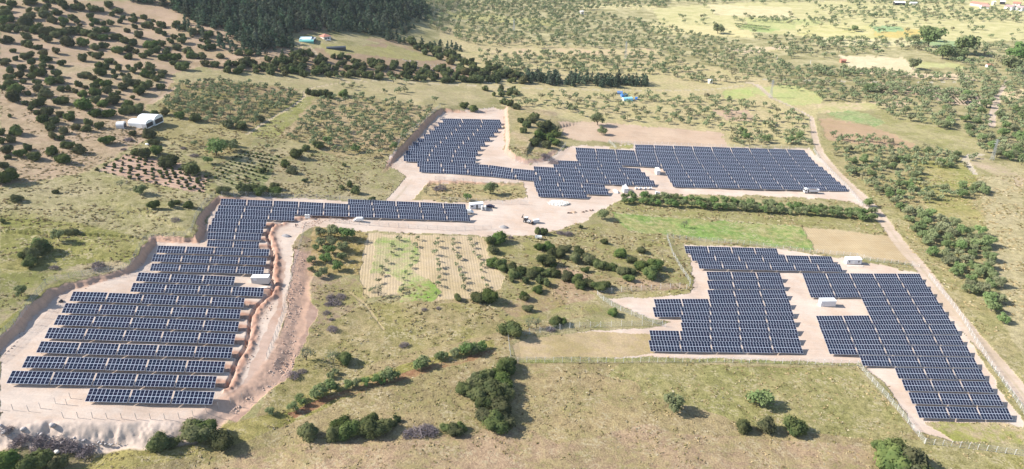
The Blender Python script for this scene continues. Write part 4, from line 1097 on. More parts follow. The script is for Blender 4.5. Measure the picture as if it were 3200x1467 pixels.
put('shrub', [(1405, 945, 40), (1110, 850, 30)], 'tiny shrub in the meadow left of the upper array', 'tiny meadow shrubs', *A6)
# middle ground between the arrays
M1 = (2.9525, 1300, 650)
put('shrub', [(755, 320, 165), (690, 330, 110), (705, 415, 110)], 'dark bush in the clump at the corner of the sandy orchard', 'clump at the sandy orchard corner', *M1)
put('shrub', [(1125, 240, 75), (1178, 245, 80)], 'bright rounded bush beside the white trailer', 'pair beside the white trailer', *M1)
put('shrub', [(700, 530, 120), (780, 545, 130), (790, 575, 110), (880, 590, 130), (920, 640, 120), (990, 600, 110), (1060, 640, 120), (1110, 610, 120), (1200, 620, 110), (1290, 630, 110), (1390, 665, 130), (1490, 690, 130), (1530, 735, 120), (1600, 720, 120), (1680, 755, 130), (1740, 730, 120)], 'dark shrub in the lower winding thicket between the arrays', 'lower winding thicket', *M1)
put('shrub', [(1140, 390, 100), (1230, 390, 110), (1250, 440, 110), (1330, 455, 120), (1380, 400, 110), (1460, 490, 130), (1500, 430, 110), (1590, 500, 140), (1660, 530, 110), (1690, 560, 110), (1760, 560, 110), (1830, 570, 100)], 'dark shrub in the upper winding thicket between the arrays', 'upper winding thicket', *M1)
put('shrub', [(1190, 520, 160), (1260, 540, 90)], 'dark bush just below the upper winding thicket', 'bushes below the upper thicket', *M1)
put('shrub', [(1910, 610, 120), (2000, 600, 90), (2080, 570, 150), (2200, 560, 150), (2160, 635, 170), (1955, 670, 100)], 'shrub in the rounded clump left of the right array fence', 'clump left of the right array', *M1)
put('shrub', [(1870, 445, 130)], 'low spreading shrub above the rounded clump', None, *M1)
put('shrub', [(1985, 500, 90)], 'round shrub touching the top of the rounded clump', None, *M1)
put('shrub', [(2085, 410, 90)], 'dark shrub alone on the slope near the fence corner', None, *M1)
put('shrub', [(1733, 330, 72)], 'small lone round shrub above the thickets', None, *M1)
put('shrub', [(1523, 188, 40)], 'smallest shrub on the slope below the yard', None, *M1)
put('shrub', [(1565, 590, 75)], 'small round shrub between the two thickets', None, *M1)
put('shrub', [(1010, 690, 75), (885, 680, 55)], 'small shrub hanging below the lower thicket', 'shrubs below the lower thicket', *M1)
put('shrub', [(1140, 690, 80), (1210, 718, 85), (1125, 775, 105)], 'round shrub in the group of three below the thicket', 'group of three shrubs', *M1)
put('shrub', [(590, 855, 160), (690, 865, 190)], 'large twin bush at the foot of the sandy orchard', 'twin bush', *M1)
put('shrub', [(390, 850, 90)], 'bright small bush at the bottom of the sandy orchard', None, *M1)
put('shrub', [(990, 835, 95), (1010, 850, 80)], 'tall oval shrub in the dry middle meadow', 'oval shrub in the middle meadow', *M1)
put('shrub', [(1035, 950, 95)], 'grey green shrub in the middle of the dry meadow', None, *M1)
put('shrub', [(880, 1175, 210)], 'wide dark bush at the left end of the wire fence', None, *M1)
put('shrub', [(1280, 1085, 130), (1355, 1075, 90)], 'bright green bush behind the wire fence', 'bush behind the wire fence', *M1)
put('shrub', [(1825, 990, 100)], 'dark bush beside the fence bend left of the right array', None, *M1)
# front
F1 = (2.9525, 1400, 1067)
put('shrub', [(150, 470, 170), (250, 400, 180), (330, 360, 170), (430, 340, 170), (540, 290, 190), (550, 230, 170), (500, 430, 220), (380, 480, 220), (270, 520, 200), (450, 560, 220), (350, 600, 190), (530, 520, 180), (480, 660, 220), (360, 720, 200), (440, 800, 240), (520, 770, 180)], 'evergreen bush in the big dark thicket in the foreground', 'big dark foreground thicket', *F1)
put('shrub', [(60, 850, 150), (-20, 830, 120), (130, 820, 110)], 'bush at the right end of the brush row by the big thicket', 'bushes by the brush row', *F1)
F2 = (2.9525, 700, 900)
Q = (0.805, 0, 0)
put('shrub', [(772, 1095, 55)], 'round bush left of the long low thicket in front', None, *Q)
put('shrub', [(845, 1100, 50), (880, 1095, 60), (920, 1090, 60), (960, 1088, 55), (860, 1075, 50), (930, 1070, 50)], 'bush in the long low thicket in front', 'long low front thicket', *Q)
put('shrub', [(985, 1072, 26), (1000, 1060, 20)], 'tiny bush at the end of the long low thicket', 'tiny bushes', *Q)
put('shrub', [(560, 1122, 62)], 'round bright shrub on the grass below the white slope', None, *Q)
put('shrub', [(400, 1128, 60), (440, 1120, 40)], 'low dark shrub at the foot of the white slope', 'low shrubs below the white slope', *Q)
put('shrub', [(495, 1102, 78), (515, 1092, 64)], 'tall dark tree like bush at the end of the white slope', 'tall bush at the white slope', *Q)
put('shrub', [(868, 912, 42), (858, 905, 34)], 'bright green bush in the hollow right of the rubble bank', 'bush in the hollow', *Q)
put('shrub', [(1868, 1078, 44)], 'leftmost of three bushes in a line in the front meadow', None, *Q)
put('shrub', [(1925, 1082, 52)], 'middle of three bushes in a line in the front meadow', None, *Q)
put('shrub', [(2000, 1088, 58)], 'rightmost of three bushes in a line in the front meadow', None, *Q)
put('shrub', [(2230, 1150, 60), (2262, 1148, 66), (2250, 1180, 90), (2300, 1178, 80), (2280, 1215, 90), (2330, 1215, 80), (2210, 1130, 40)], 'bush in the dense corner thicket at bottom right', 'bottom right thicket', *Q)
put('shrub', [(20, 1180, 70), (90, 1180, 70), (150, 1175, 50)], 'grey green bush in the bottom left corner', 'bottom left bushes', *Q)
put('shrub', [(1340, 310, 30), (1345, 300, 26), (1370, 325, 34), (1390, 335, 34), (1355, 350, 36), (1380, 355, 36), (1362, 340, 30), (1400, 345, 26), (1345, 365, 34), (1375, 372, 30), (1395, 365, 26)], 'dark bush crowded on the knoll between the upper arrays', 'bushes on the knoll', *Q)
put('shrub', [(1310, 310, 20), (1325, 320, 22), (1316, 335, 20), (1265, 262, 18), (1280, 268, 22), (1300, 275, 24), (1190, 278, 26), (1168, 272, 26)], 'dark bush near the top of the upper left array', 'bushes above the upper left array', *Q)
# belts of shrubs below the farm and the pine wood
scatter('shrub', D([(760, 135), (960, 160), (1150, 175), (1240, 195), (1240, 215), (1000, 203), (700, 192), (640, 180)]), 110, (4.5, 8), 'dark shrub in the belt below the blue roofed farm', 'shrub belt below the farm', 4.5, 3)
scatter('shrub', D([(1030, 105), (1160, 140), (1200, 160), (1300, 185), (1320, 215), (1240, 205), (1150, 170), (1020, 120)]), 50, (4.5, 8), 'dark shrub in the belt right of the blue roofed farm', 'shrub belt right of the farm', 4.5, 4)
scatter('shrub', D([(560, 165), (700, 150), (780, 160), (760, 185), (620, 185)]), 28, (4, 7), 'dark shrub along the farm track below the pine wood', 'shrubs along the farm track', 4.5, 5)
scatter('shrub', D([(1060, 170), (1240, 200), (1310, 240), (1250, 250), (1200, 215), (1060, 205)]), 30, (4, 7), 'dark shrub in the belt left of the small pine grove', 'shrubs left of the grove', 4.5, 6)
# orchards
scatter('tree', D([(450, 214), (560, 208), (752, 226), (745, 250), (690, 285), (622, 326), (540, 318), (405, 275)]), 135, (3.8, 5.4), 'grey green orchard tree in the upper left orchard', 'upper left orchard trees', 4.2, 11)
scatter('tree', D([(800, 255), (905, 243), (1100, 278), (1050, 325), (985, 388), (950, 398), (850, 390), (725, 352), (740, 330)]), 165, (3.6, 5.2), 'grey green orchard tree in the middle orchard', 'middle orchard trees', 4.4, 12)
scatter('tree', D([(1245, 235), (1500, 238), (1800, 245), (1990, 275), (2035, 300), (2030, 328), (1830, 330), (1700, 318), (1500, 302), (1420, 285), (1260, 262)]), 150, (4.2, 6.6), 'orchard tree behind the ploughed pink field', 'trees behind the pink field', 5, 13)
scatter('tree', D([(1835, 335), (2032, 332), (2038, 365), (1838, 368)]), 32, (4.6, 6.6), 'orchard tree between the upper right array and the road', 'trees by the upper right array', 4.5, 14)
scatter('tree', D([(2070, 345), (2200, 350), (2330, 380), (2470, 400), (2420, 430), (2300, 420), (2330, 480), (2470, 470), (2480, 490), (2250, 520), (2170, 470), (2100, 415)]), 135, (4.2, 6.2), 'orchard tree right of the dirt road', 'trees right of the dirt road', 4.8, 15)
scatter('tree', D([(2250, 525), (2330, 545), (2400, 560), (2470, 590), (2500, 640), (2540, 800), (2520, 815), (2440, 740), (2350, 650), (2290, 580)]), 58, (4.4, 6.6), 'broad tree in the band beside the road at right', 'trees beside the road at right', 4.6, 16)
scatter('tree', D([(1200, 135), (1640, 135), (1880, 205), (1800, 215), (1640, 190), (1320, 188), (1220, 180)]), 200, (5, 7), 'orchard tree in the belt above the small pine grove', 'orchard belt above the grove', 4.6, 17)
scatter('tree', D([(1050, 25), (1420, 22), (1650, 60), (1880, 118), (2010, 170), (2060, 230), (1990, 230), (1880, 195), (1640, 125), (1200, 118), (1090, 75)]), 820, (4.4, 6.8), 'orchard tree in the wide valley orchards', 'wide valley orchard', 5.6, 18)
scatter('tree', D([(2010, 170), (2200, 180), (2300, 210), (2400, 240), (2400, 330), (2240, 300), (2180, 260), (2060, 255)]), 170, (5, 7.2), 'orchard tree in the valley right of the pylons', 'trees right of the pylons', 5.5, 19)
scatter('tree', D([(2400, 180), (2576, 180), (2576, 420), (2480, 390), (2420, 330)]), 140, (5.4, 7.8), 'orchard tree at the right edge of the valley', 'trees at the right edge', 6, 20)
for q, nn, ss in [([(1880, 92), (2200, 104), (2220, 140), (1990, 150)], 90, 21), ([(2030, 95), (2350, 108), (2330, 128), (2100, 122)], 50, 22), ([(2280, 118), (2576, 120), (2576, 190), (2400, 160)], 90, 23),
                  ([(2330, 20), (2576, 30), (2576, 60), (2300, 50)], 120, 24), ([(2050, 20), (2300, 16), (2340, 40), (2100, 52)], 110, 25), ([(1680, 0), (2050, 0), (2060, 14), (1700, 10)], 60, 26), ([(1640, 12), (2576, 60), (2576, 120), (1900, 100), (1660, 60)], 130, 27),
                  ([(2120, 0), (2420, 4), (2430, 16), (2120, 12)], 90, 28), ([(1800, 46), (2100, 50), (2110, 60), (1820, 58)], 40, 29), ([(1060, 0), (1680, 0), (1680, 22), (1420, 26), (1060, 20)], 330, 30), ([(2170, 222), (2440, 236), (2440, 246), (2180, 234)], 40, 31), ([(2040, 178), (2420, 196), (2440, 210), (2060, 190)], 60, 32)]:
    scatter('tree', D(q), int(nn * .8), (5, 8), 'distant tree among the valley fields', 'distant valley trees', 6, ss)
put('bigtree', [(2370, 150, 44), (2415, 150, 36), (2300, 108, 24), (2335, 118, 60), (2422, 138, 60), (2560, 158, 60), (2540, 178, 44), (2350, 105, 26), (1805, 85, 30), (2296, 175, 32), (2150, 80, 18)], 'big dark rounded tree standing out in the far valley', 'big dark valley trees', 0.805, 0, 0)
for i in range(31):                                   # green double row below the upper right array
    t = i / 30
    for r in range(2):
        x, y = 1572 + 620 * t + random.uniform(-5, 5), (514 if r else 500) + 36 * t + 6 * t * t + random.uniform(-2, 2) - (2 if r else 0)
        if r == 1 and i < 3 and False: continue
        plants.append(dict(kind='greentree', x=x / .805, y=y / .805, w=random.uniform(19, 27) / .805, label='leafy green tree in the double row below the upper right array', group='green double row'))
put('greentree', [(1280, 395, 46)], 'grey green tree at the lower end of the green row', None, 1, 1320, 180) if False else None
put('greentree', [(q[0], q[1], q[2] * 1.02) for q in [(1190, 560, 110), (1190, 640, 100), (1150, 690, 70), (1105, 800, 90), (1100, 880, 60), (1320, 560, 130), (1300, 650, 110), (1270, 720, 110), (1240, 790, 110), (1220, 915, 90), (1170, 940, 70), (1435, 580, 140), (1395, 700, 110), (1380, 780, 90), (1345, 870, 100)]], 'leafy tree in the small three row plot below the thin array', 'three row tree plot', *Z4)
put('greentree', [(q[0], q[1], q[2] * 1.2) for q in [(880, 1000, 130), (980, 965, 120), (1030, 945, 70), (1155, 925, 80), (1215, 915, 80), (1310, 900, 75), (1415, 880, 80), (1465, 875, 70), (1520, 860, 120), (1570, 845, 100), (1800, 740, 100), (1850, 725, 100), (1975, 665, 75), (2025, 655, 80), (2130, 625, 75), (2230, 610, 110), (2290, 600, 110), (2340, 590, 90), (2390, 570, 80)]], 'feathery tree in the slanting line on the grassy terrace', 'line on the grassy terrace', *F2)
put('greentree', [(645, 1135, 100), (725, 1085, 80), (700, 1040, 80)], 'green tree at the lower end of the terrace line', 'lower end of the terrace line', *F2)
put('thintree', [(760, 670, 170)], 'loose grey green tree in the hollow right of the rubble', None, *F2)
put('thintree', [(1010, 690, 130)], 'thin grey tree beside the bright bush in the hollow', None, *F2)
put('greentree', [(1030, 790, 70), (990, 830, 80)], 'small green tree below the bright bush in the hollow', 'small trees in the hollow', *F2)
put('greentree', [(430, 1170, 90)], 'small green tree on the grass right of the white slope', None, *F2)
put('thintree', [(700, 1085, 70)], 'wiry shrub tree beside the tall dark bush', None, 0.805, -120, 0) if False else None
put('greentree', [(2080, 640, 200)], 'leafy tree alone in the front meadow, left of two', None, *F1)
put('greentree', [(1910, 1020, 60)], 'leafy tree alone in the front meadow, right of two', None, *Q)
put('thintree', [(1720, 1105, 130)], 'loose grey green tree at the bottom of the sandy orchard', None, *Z4)
put('thintree', [(1040, 1110, 100), (1110, 1105, 120)], 'half bare tree behind the wire fence', 'half bare trees', *M1)
put('tree', [(1715, 105, 110)], 'lone dark crowned tree at the edge of the green crop', None, *M1)
put('thintree', [(1120, 115, 90)], 'half bare tree left of the pink plot corner', None, 2.9525, 0, 550)
put('tree', [(1308, 170, 130)], 'spreading tree below the pink plot', None, 2.9525, 0, 550)
put('tree', [(550, 598, 130)], 'spreading lone tree in the left meadow', None, 2.9525, 0, 550)
put('greentree', [(200, 1110, 120)], 'small leafy tree above the cut bank at lower left', None, 2.9525, 0, 550)
put('tree', [(400, 690, 150)], 'spreading tree behind the meadow clump at lower left', None, 2.9525, 0, 550)
put('tree', [(980, 905, 130)], 'round grey green tree on the grass island', None, *UL)
put('thintree', [(390, 910, 70)], 'thin small tree at the left end of the grass island', None, *UL)
put('greentree', [(770, 965, 80)], 'small dark green plant tree behind the office cabin', None, *UL)
put('thintree', [(705, 1070, 80)], 'thin shrub tree in the green crop', None, 2.9525, 1900, 350)
put('thintree', [(1060, 955, 130), (1250, 1000, 80)], 'pale shrub tree on the edge of the rubble', 'pale shrubs', 2.9525, 0, 850) if False else None
put('greentree', [(1640, 325, 70), (1620, 325, 70), (2340, 450, 80), (2345, 465, 60)], 'green tree at the left end of the green double row', 'left end of the green row', 1, 300, 300) if False else None
put('tree', [(1970, 270, 130), (2010, 355, 90)], 'dark tree standing in the ploughed pink field', 'trees in the pink field', *UL)
put('tree', [(700, 790, 60), (180, 750, 80), (30, 760, 70)], 'small tree around the green planted rows', 'trees by the planted rows', *A6)
put('tree', [(230, 850, 190), (360, 800, 120), (150, 920, 90), (380, 760, 90)], 'loose grey tree beside the green planted rows', 'loose trees by the planted rows', *A6)
for x, y, wd in [(1400, 215, 50), (1470, 235, 60), (1490, 205, 45), (1565, 215, 30), (1910, 275, 80), (1960, 260, 70), (1780, 280, 60), (2240, 355, 70), (1350, 145, 50), (1860, 175, 80), (1980, 180, 60), (2140, 190, 50)]:
    put('tree', [(x, y, wd)], 'small tree in the straw meadow above the middle orchard', 'trees in the straw meadow', *A6)
for x, y in [(2225, 585), (2155, 545), (2180, 520)]:
    put('greentree', [(x, y, 26)], 'green tree at the road end of the double row', 'road end of the double row', .805, 0, 0) if x != 2225 else None
# young trees and plants in rows
for r, (xa, ya, xb, yb, cnt) in enumerate([(1000, 608, 940, 735, 8), (1050, 606, 1010, 740, 9), (1098, 606, 1100, 740, 9), (1140, 606, 1165, 730, 9), (1185, 606, 1225, 720, 8)]):
    for i in range(cnt):
        t = i / (cnt - 1)
        plants.append(dict(kind='sapling', x=(xa + (xb - xa) * t + random.uniform(-6, 6)) / .805, y=(ya + (yb - ya) * t + random.uniform(-4, 4)) / .805, w=random.uniform(11, 19) / .805, label='young sparse tree in the rows of the sandy orchard', group='sandy orchard saplings'))
for i in range(13):                                    # rosette plants of the pink plot
    for j in range(7):
        u, v = (i + .4 * (j % 2)) / 12.6, j / 6
        x = (318 + (243 - 318) * v) + ((528 + (514 - 528) * v) - (318 + (243 - 318) * v)) * u
        y = (393 + (430 - 393) * v) + ((449 + (484 - 449) * v) - (393 + (430 - 393) * v)) * u
        if random.random() < .14 or y < 392: continue
        plants.append(dict(kind='cushion', x=(x + random.uniform(-2, 2)) / .805, y=(y + random.uniform(-1.5, 1.5)) / .805, w=random.uniform(7, 12.5) / .805, label='low green cushion plant in the rows of the pink plot', group='cushion plants in the pink plot'))
for i in range(9):                                     # planted rows right of it
    for j in range(11):
        u, v = i / 8, j / 10
        x, y = 612 + (700 - 612) * u + (530 - 612) * v + 20 * u * v, 384 + 12 * u + 60 * v + 28 * u * v
        if random.random() < .2: continue
        plants.append(dict(kind='cushion', x=x / .805, y=y / .805, w=random.uniform(5, 9) / .805, label='low green plant in the rows beside the pink plot', group='plants in the green rows'))
for r in range(13):                                    # vine rows in the pale field at upper right
    for i in range(15):
        if random.random() < .12: continue
        u, v = r / 12, i / 14
        x = 2318 + 168 * u + (62 - 34 * u) * v * .9 - 20 * v * u
        y = 217 + 22 * u + 38 * v - 4 * u * v
        plants.append(dict(kind='shrub', x=x / .805, y=y / .805, w=3.4 / .805, label='vine bush in the rows of the pale field', group='vine rows'))
for (x0, y0, x1, y1, cnt) in [(2172, 222, 2440, 240, 60), (2176, 230, 2430, 247, 56), (2120, 76, 2180, 80, 14), (1850, 62, 1940, 72, 22), (1852, 68, 1936, 78, 20)]:
    for i in range(cnt):
        t = i / cnt
        plants.append(dict(kind='tree', x=(x0 + (x1 - x0) * t) / .805, y=(y0 + (y1 - y0) * t + random.uniform(-.6, .6)) / .805, w=5.5 / .805, label='small tree in the neat far valley row', group='neat far valley rows'))
# dead brush heaps
for lst, lab, grp, s in [
    ([(500, 900 - 40, 110)], 'grey heap of dead branches above the cut bank at left', None, (2.9525, 0, 550)),
    ([(905, 845, 170)], 'dark heap of cut branches above the cut bank', None, (2.9525, 0, 550)),
    ([(1620, 420, 110)], 'scattered dead branches near the bank corner', None, (2.9525, 0, 550)),
    ([(515, 865, 150)], 'dark heap of branches on the grass island', None, UL),
    ([(1340, 540, 130), (1280, 500, 120), (1240, 470, 90)], 'purple grey branches heaped below the knoll', 'branches below the knoll', (2.9525, 1280, 330)),
    ([(1330, 240, 90), (1400, 250, 110)], 'dead branches heaped beside the white trailer', 'branches beside the trailer', M1),
    ([(870, 280, 70)], 'dead branches beside the sandy orchard clump', None, M1),
    ([(1020, 150, 150), (1080, 90, 120), (980, 100, 120), (960, 160, 90)], 'heap of dead branches between rubble and sandy orchard', 'branches by the rubble', F2),
    ([(940, 240, 90)], 'dark heap of branches below the rubble', None, F2),
    ([(1000, 390, 130), (990, 300, 70)], 'pointed heap of branches in the green hollow', 'pointed heap', F2),
    ([(640, 820, 160), (720, 780, 100)], 'dark heap of branches at the foot of the rubble bank', 'branches at the rubble foot', F2),
    ([(1660, 535, 110)], 'leafless grey bush on the middle slope', None, F2),
    ([(1050, 1092, 70), (1085, 1090, 60), (1025, 1095, 50), (1070, 1082, 60)], 'purple grey brush in the row beside the big thicket', 'brush beside the thicket', Q),
    ([(60, 1105, 60), (100, 1110, 60), (150, 1115, 70), (40, 1120, 60), (180, 1128, 70), (215, 1142, 70), (120, 1130, 60), (20, 1085, 50), (90, 1135, 50)], 'purple grey brush below the white slope at bottom left', 'brush below the white slope', Q),
    ([(1690, 490, 70), (1790, 560, 90)], 'dark dead brush by the loose trees', 'brush by the loose trees', (2.9525, 0, 300)),
    ([(1185, 415, 100), (1140, 500, 60)], 'dark heap on the meadow below the tunnel shed', 'heaps below the tunnel shed', (2.9525, 0, 300)),
    ([(75, 945, 70), (205, 930, 60)], 'small grey bush in the dry middle meadow', 'grey bushes in the middle meadow', M1),
    ([(1240, 1130, 110)], 'dead branches along the wire fence', None, M1),
]:
    put('brush', lst, lab, grp, *s, grow=.8 if s is Q else 1.0)
# pines
scatter('pine', D([(312, 2), (430, 22), (495, 60), (560, 80), (600, 108), (625, 128), (735, 122), (722, 98), (765, 78), (830, 82), (955, 90), (1000, 70), (1080, 30), (1060, 1), (760, 1)]), 600, (7, 14), 'dark pine in the pine wood at top left', 'pine wood', 3.4, 41)
scatter('pine', D([(760, 30), (1060, 1), (640, 1), (760, 12), (840, 60)]), 120, (10, 13), 'dark pine in the pine wood at top left', 'pine wood', 3.6, 42)
scatter('pine', D([(470, 58), (610, 126), (745, 128), (720, 142), (600, 142), (440, 78)]), 30, (4.5, 9), 'dark pine straggling along the lower edge of the pine wood', 'straggling pines', 5, 45)
scatter('pine', D([(960, 90), (1080, 32), (1110, 30), (1000, 100)]), 22, (5, 9), 'dark pine straggling at the right edge of the pine wood', 'pines at the right edge', 5, 46)
scatter('pine', D([(1310, 198), (1400, 196), (1620, 208), (1628, 220), (1500, 222), (1315, 212)]), 75, (8, 11), 'dark pine in the small grove behind the upper arrays', 'small pine grove', 3.4, 43)
scatter('pine', D([(960, 95), (1160, 125), (1180, 135), (980, 105)]), 18, (6, 9), 'dark pine straggling right of the blue roofed farm', 'pines right of the farm', 5, 44)

# ------------------------------------------------------------------ plant them
loose = [q for q in plants if 'P' not in q]
P3 = G([(q['x'], q['y']) for q in loose])
for q, p in zip(loose, P3):
    q['P'] = p
    q['s'] = q['w'] * mpp(p)
for q in plants:
    px = project(q['P'])
    q['dist'] = float(px[2])
    q['cls'] = {'shrub': 'shrub', 'tree': 'tree', 'greentree': 'tree', 'thintree': 'tree', 'bigtree': 'tree', 'sapling': 'tree', 'cushion': 'cushion', 'brush': 'brush', 'pine': 'pine'}[q['kind']]
    q['vis'] = q['s'] / q['dist'] * (1.6 if q['group'] is None else 1) * (1.5 if q['kind'] in ('bigtree', 'greentree', 'thintree') else 1)
LIMIT = dict(shrub=296, tree=290, cushion=200, brush=100, pine=285)
rest = {}
def plant_one(q, i):
    k, s, p = q['kind'], q['s'], Vector(q['P'])
    r = random.Random(i)
    rz = r.random() * 6.28
    sc3 = (s, s, s)
    if k == 'shrub':
        o = link('evergreen_shrub', (SHRUB_HI if q['dist'] < 330 else SHRUB_LO)[i % 7])
        hh = r.uniform(.66, .9)
        sc3 = (s, s * r.uniform(.85, 1.05), s * hh)
        catn = 'shrub'
    elif k == 'cushion':
        o = link('cushion_plant', SHRUB_LO[i % 7])
        sc3 = (s, s, s * .8)
        catn = 'plant'
    elif k == 'brush':
        o = link('brush_heap', BRUSH[i % 4])
        sc3 = (s, s * .8, s * .8)
        catn = 'brush heap'
    elif k == 'pine':
        cr, tr = PINE_V[i % 4]
        o = thing('pine_tree', None, None)
        link('crown', cr, o)
        link('trunk', tr, o)
        catn = 'pine tree'
    else:
        a, b, tr = TREE_V[i % 6]
        o = thing({'thintree': 'sparse_tree', 'sapling': 'young_tree'}.get(k, 'orchard_tree' if k == 'tree' else 'leafy_tree'), None, None)
        link('crown', {'tree': a, 'greentree': b, 'bigtree': b, 'thintree': THIN[i % 3], 'sapling': THIN[i % 3]}[k], o)
        link('trunk', tr, o)
        sc3 = (s * 1.08, s * 1.08, s * (1.0 if k != 'thintree' else 1.15))
        catn = 'tree'
    o.location = p
    o.rotation_euler = (0, 0, rz)
    o.scale = sc3
    prop(o, q['label'], catn, q['group'])
for cls in LIMIT:
    lst = sorted([q for q in plants if q['cls'] == cls], key=lambda q: -q['vis'])
    for i, q in enumerate(lst[:LIMIT[cls]]): plant_one(q, i)
    rest[cls] = lst[LIMIT[cls]:]
    print(cls, len(lst))
def far_mass(name, lst, protos, cols, trunk, label, sz):
    V, F, Cc, k = [], [], [], 0
    for i, q in enumerate(lst):
        v, f = protos[i % len(protos)]
        g = np.random.default_rng(i)
        a = g.random() * 6.28
        c, s_ = math.cos(a), math.sin(a)
        s = q['s'] * sz
        w_ = np.stack([(v[:, 0] * c - v[:, 1] * s_) * s, (v[:, 0] * s_ + v[:, 1] * c) * s, v[:, 2] * s], -1) + q['P']
        col = np.array(cols[0]) + (np.array(cols[1]) - np.array(cols[0])) * g.random()
        col = col * (.8 + .4 * g.random())
        if g.random() < .12: col = col * np.array([1.15, .95, 1.05])
        cc = np.tile(np.append(col, 1), (len(v), 1))
        if trunk: cc[-8:] = (.1, .085, .07, 1)
        V.append(w_); F.append(f + k); Cc.append(cc)
        k += len(v)
    if not V: return
    me = npmesh(name, np.concatenate(V), np.concatenate(F), M_TINT, dict(tint=np.concatenate(Cc)))
    prop(link(name, me), label, name.replace('_', ' '), kind='stuff')
def lowtree(seed):
    tv = np.array([(-.025, 0, -.03), (.025, 0, -.03), (.02, 0, .38), (-.02, 0, .38), (0, -.025, -.03), (0, .025, -.03), (0, .02, .38), (0, -.02, .38)])
    return cat(crown_np(seed, tree_lobes(seed, 7), 80, .10, inner=.3), (tv, np.array([(0, 1, 2, 3), (4, 5, 6, 7)])))
far_mass('distant_shrubs', rest['shrub'], [cat(crown_np(i, shrub_lobes(i), 150, .1), ell_core(shrub_lobes(i), .8, i)) for i in range(5)], ((.085, .11, .048), (.14, .155, .062)), False, 'mass of dark shrubs on the ridge and in the gully', 1)
far_mass('distant_trees', rest['tree'], [lowtree(i + 200) for i in range(8)], ((.2, .25, .125), (.28, .31, .165)), True, 'mass of grey green orchard trees across the far valley', 1.08)
far_mass('distant_pines', rest['pine'], [pine_np(i + 70, 110, .1)[0] for i in range(4)], ((.09, .135, .085), (.14, .175, .105)), False, 'pine wood seen as one dark mass at top left', 1)

# ------------------------------------------------------------------ grass tufts over the nearer meadows
g = np.random.default_rng(5)
vis = (GY > 120) & (GY < 420) & (ca[:, 3] > .5) & (tag == 0) & (gx > -80) & (gx < 3280) & (gy < 1500)
area = R_.ravel() ** 3
idx = np.where(vis)[0]
pr = area[idx] / area[idx].sum()
pick = g.choice(idx, 21000, p=pr)
cx_, cy_ = GX[pick] + g.uniform(-.6, .6, len(pick)), GY[pick] + g.uniform(-.6, .6, len(pick))
keepn = vnoise(cx_ / 9, cy_ / 9, 55) + .6 * vnoise(cx_ / 3, cy_ / 3, 56) > -.06
pick, cx_, cy_ = pick[keepn], cx_[keepn], cy_[keepn]
cz_ = GZ[pick]
V, Cc = [], []
nb = 5
for k in range(nb):
    a = g.uniform(0, 6.28, len(pick))
    s = g.uniform(.16, .5, len(pick)) * np.clip(GY[pick] / 200, .8, 1.5)
    dx, dy = np.cos(a) * s, np.sin(a) * s
    ox, oy = g.normal(0, .22, len(pick)), g.normal(0, .22, len(pick))
    hh = s * g.uniform(.25, .6, len(pick))
    lx, ly = g.normal(0, .2, len(pick)), g.normal(0, .2, len(pick))
    b0 = np.stack([cx_ + ox - dx, cy_ + oy - dy, cz_ - .05], -1)
    b1 = np.stack([cx_ + ox + dx, cy_ + oy + dy, cz_ - .05], -1)
    t1 = np.stack([cx_ + ox + dx * .6 + lx, cy_ + oy + dy * .6 + ly, cz_ + hh], -1)
    t0 = np.stack([cx_ + ox - dx * .6 + lx, cy_ + oy - dy * .6 + ly, cz_ + hh * .8], -1)
    V.append(np.stack([b0, b1, t1, t0], 1))
V = np.stack(V, 1).reshape(-1, 3)
pal = np.array([lin(212, 192, 150), lin(196, 174, 130), lin(176, 160, 116), lin(150, 142, 92), lin(222, 210, 178)])
u = g.random(len(pick))
ci = np.where(u < .3, 0, np.where(u < .55, 1, np.where(u < .78, 2, np.where(u < .92, 3, 4))))
Cc = np.repeat(np.concatenate([pal[ci] * g.uniform(1.0, 1.5, (len(pick), 1)), np.ones((len(pick), 1))], 1), nb * 4, 0)
me = npmesh('grass_tufts', V, np.arange(len(V)).reshape(-1, 4), M_TINT, dict(tint=Cc))
prop(link('grass_tufts', me), 'dry grass tufts and thistles over the nearer meadows', 'grass', kind='stuff')
# ------------------------------------------------------------------ fences
def wire_mat():
    m, n, o = new_mat('chain_link')
    geo = N(n, 'ShaderNodeNewGeometry')
    s = N(n, 'ShaderNodeSeparateXYZ')
    n.links.new(geo.outputs['Position'], s.inputs[0])
    h = math_(n, 'ADD', s.outputs[0], math_(n, 'MULTIPLY', s.outputs[1], .7))
    a = math_(n, 'FRACT', math_(n, 'MULTIPLY', math_(n, 'ADD', h, s.outputs[2]), 9))
    b = math_(n, 'FRACT', math_(n, 'MULTIPLY', math_(n, 'SUBTRACT', h, s.outputs[2]), 9))
    f = math_(n, 'MAXIMUM', math_(n, 'LESS_THAN', a, .07), math_(n, 'LESS_THAN', b, .07))
    d = N(n, 'ShaderNodeBsdfDiffuse')
    d.inputs[0].default_value = (.6, .62, .62, 1)
    t = N(n, 'ShaderNodeBsdfTransparent')
    mx = N(n, 'ShaderNodeMixShader')
    n.links.new(f, mx.inputs[0])
    n.links.new(t.outputs[0], mx.inputs[1])
    n.links.new(d.outputs[0], mx.inputs[2])
    n.links.new(mx.outputs[0], o.inputs[0])
    return m
M_WIRE = wire_mat()
def post_mesh(h, r, mat, bent=True):
    b = MB()
    b.box(-r, r, -r, r, -.15, h)
    if bent: b.box(-r * .8, r * .8, -r * .8, r * .8, 0, .45, M=Matrix.Translation((0, 0, h - .02)) @ Matrix.Rotation(math.radians(-40), 4, 'Y'))
    return b.mesh('fence_post', mat)
POST_C = post_mesh(2.1, .052, M_CONC)
POST_S = post_mesh(2.0, .055, M_STEEL, False)
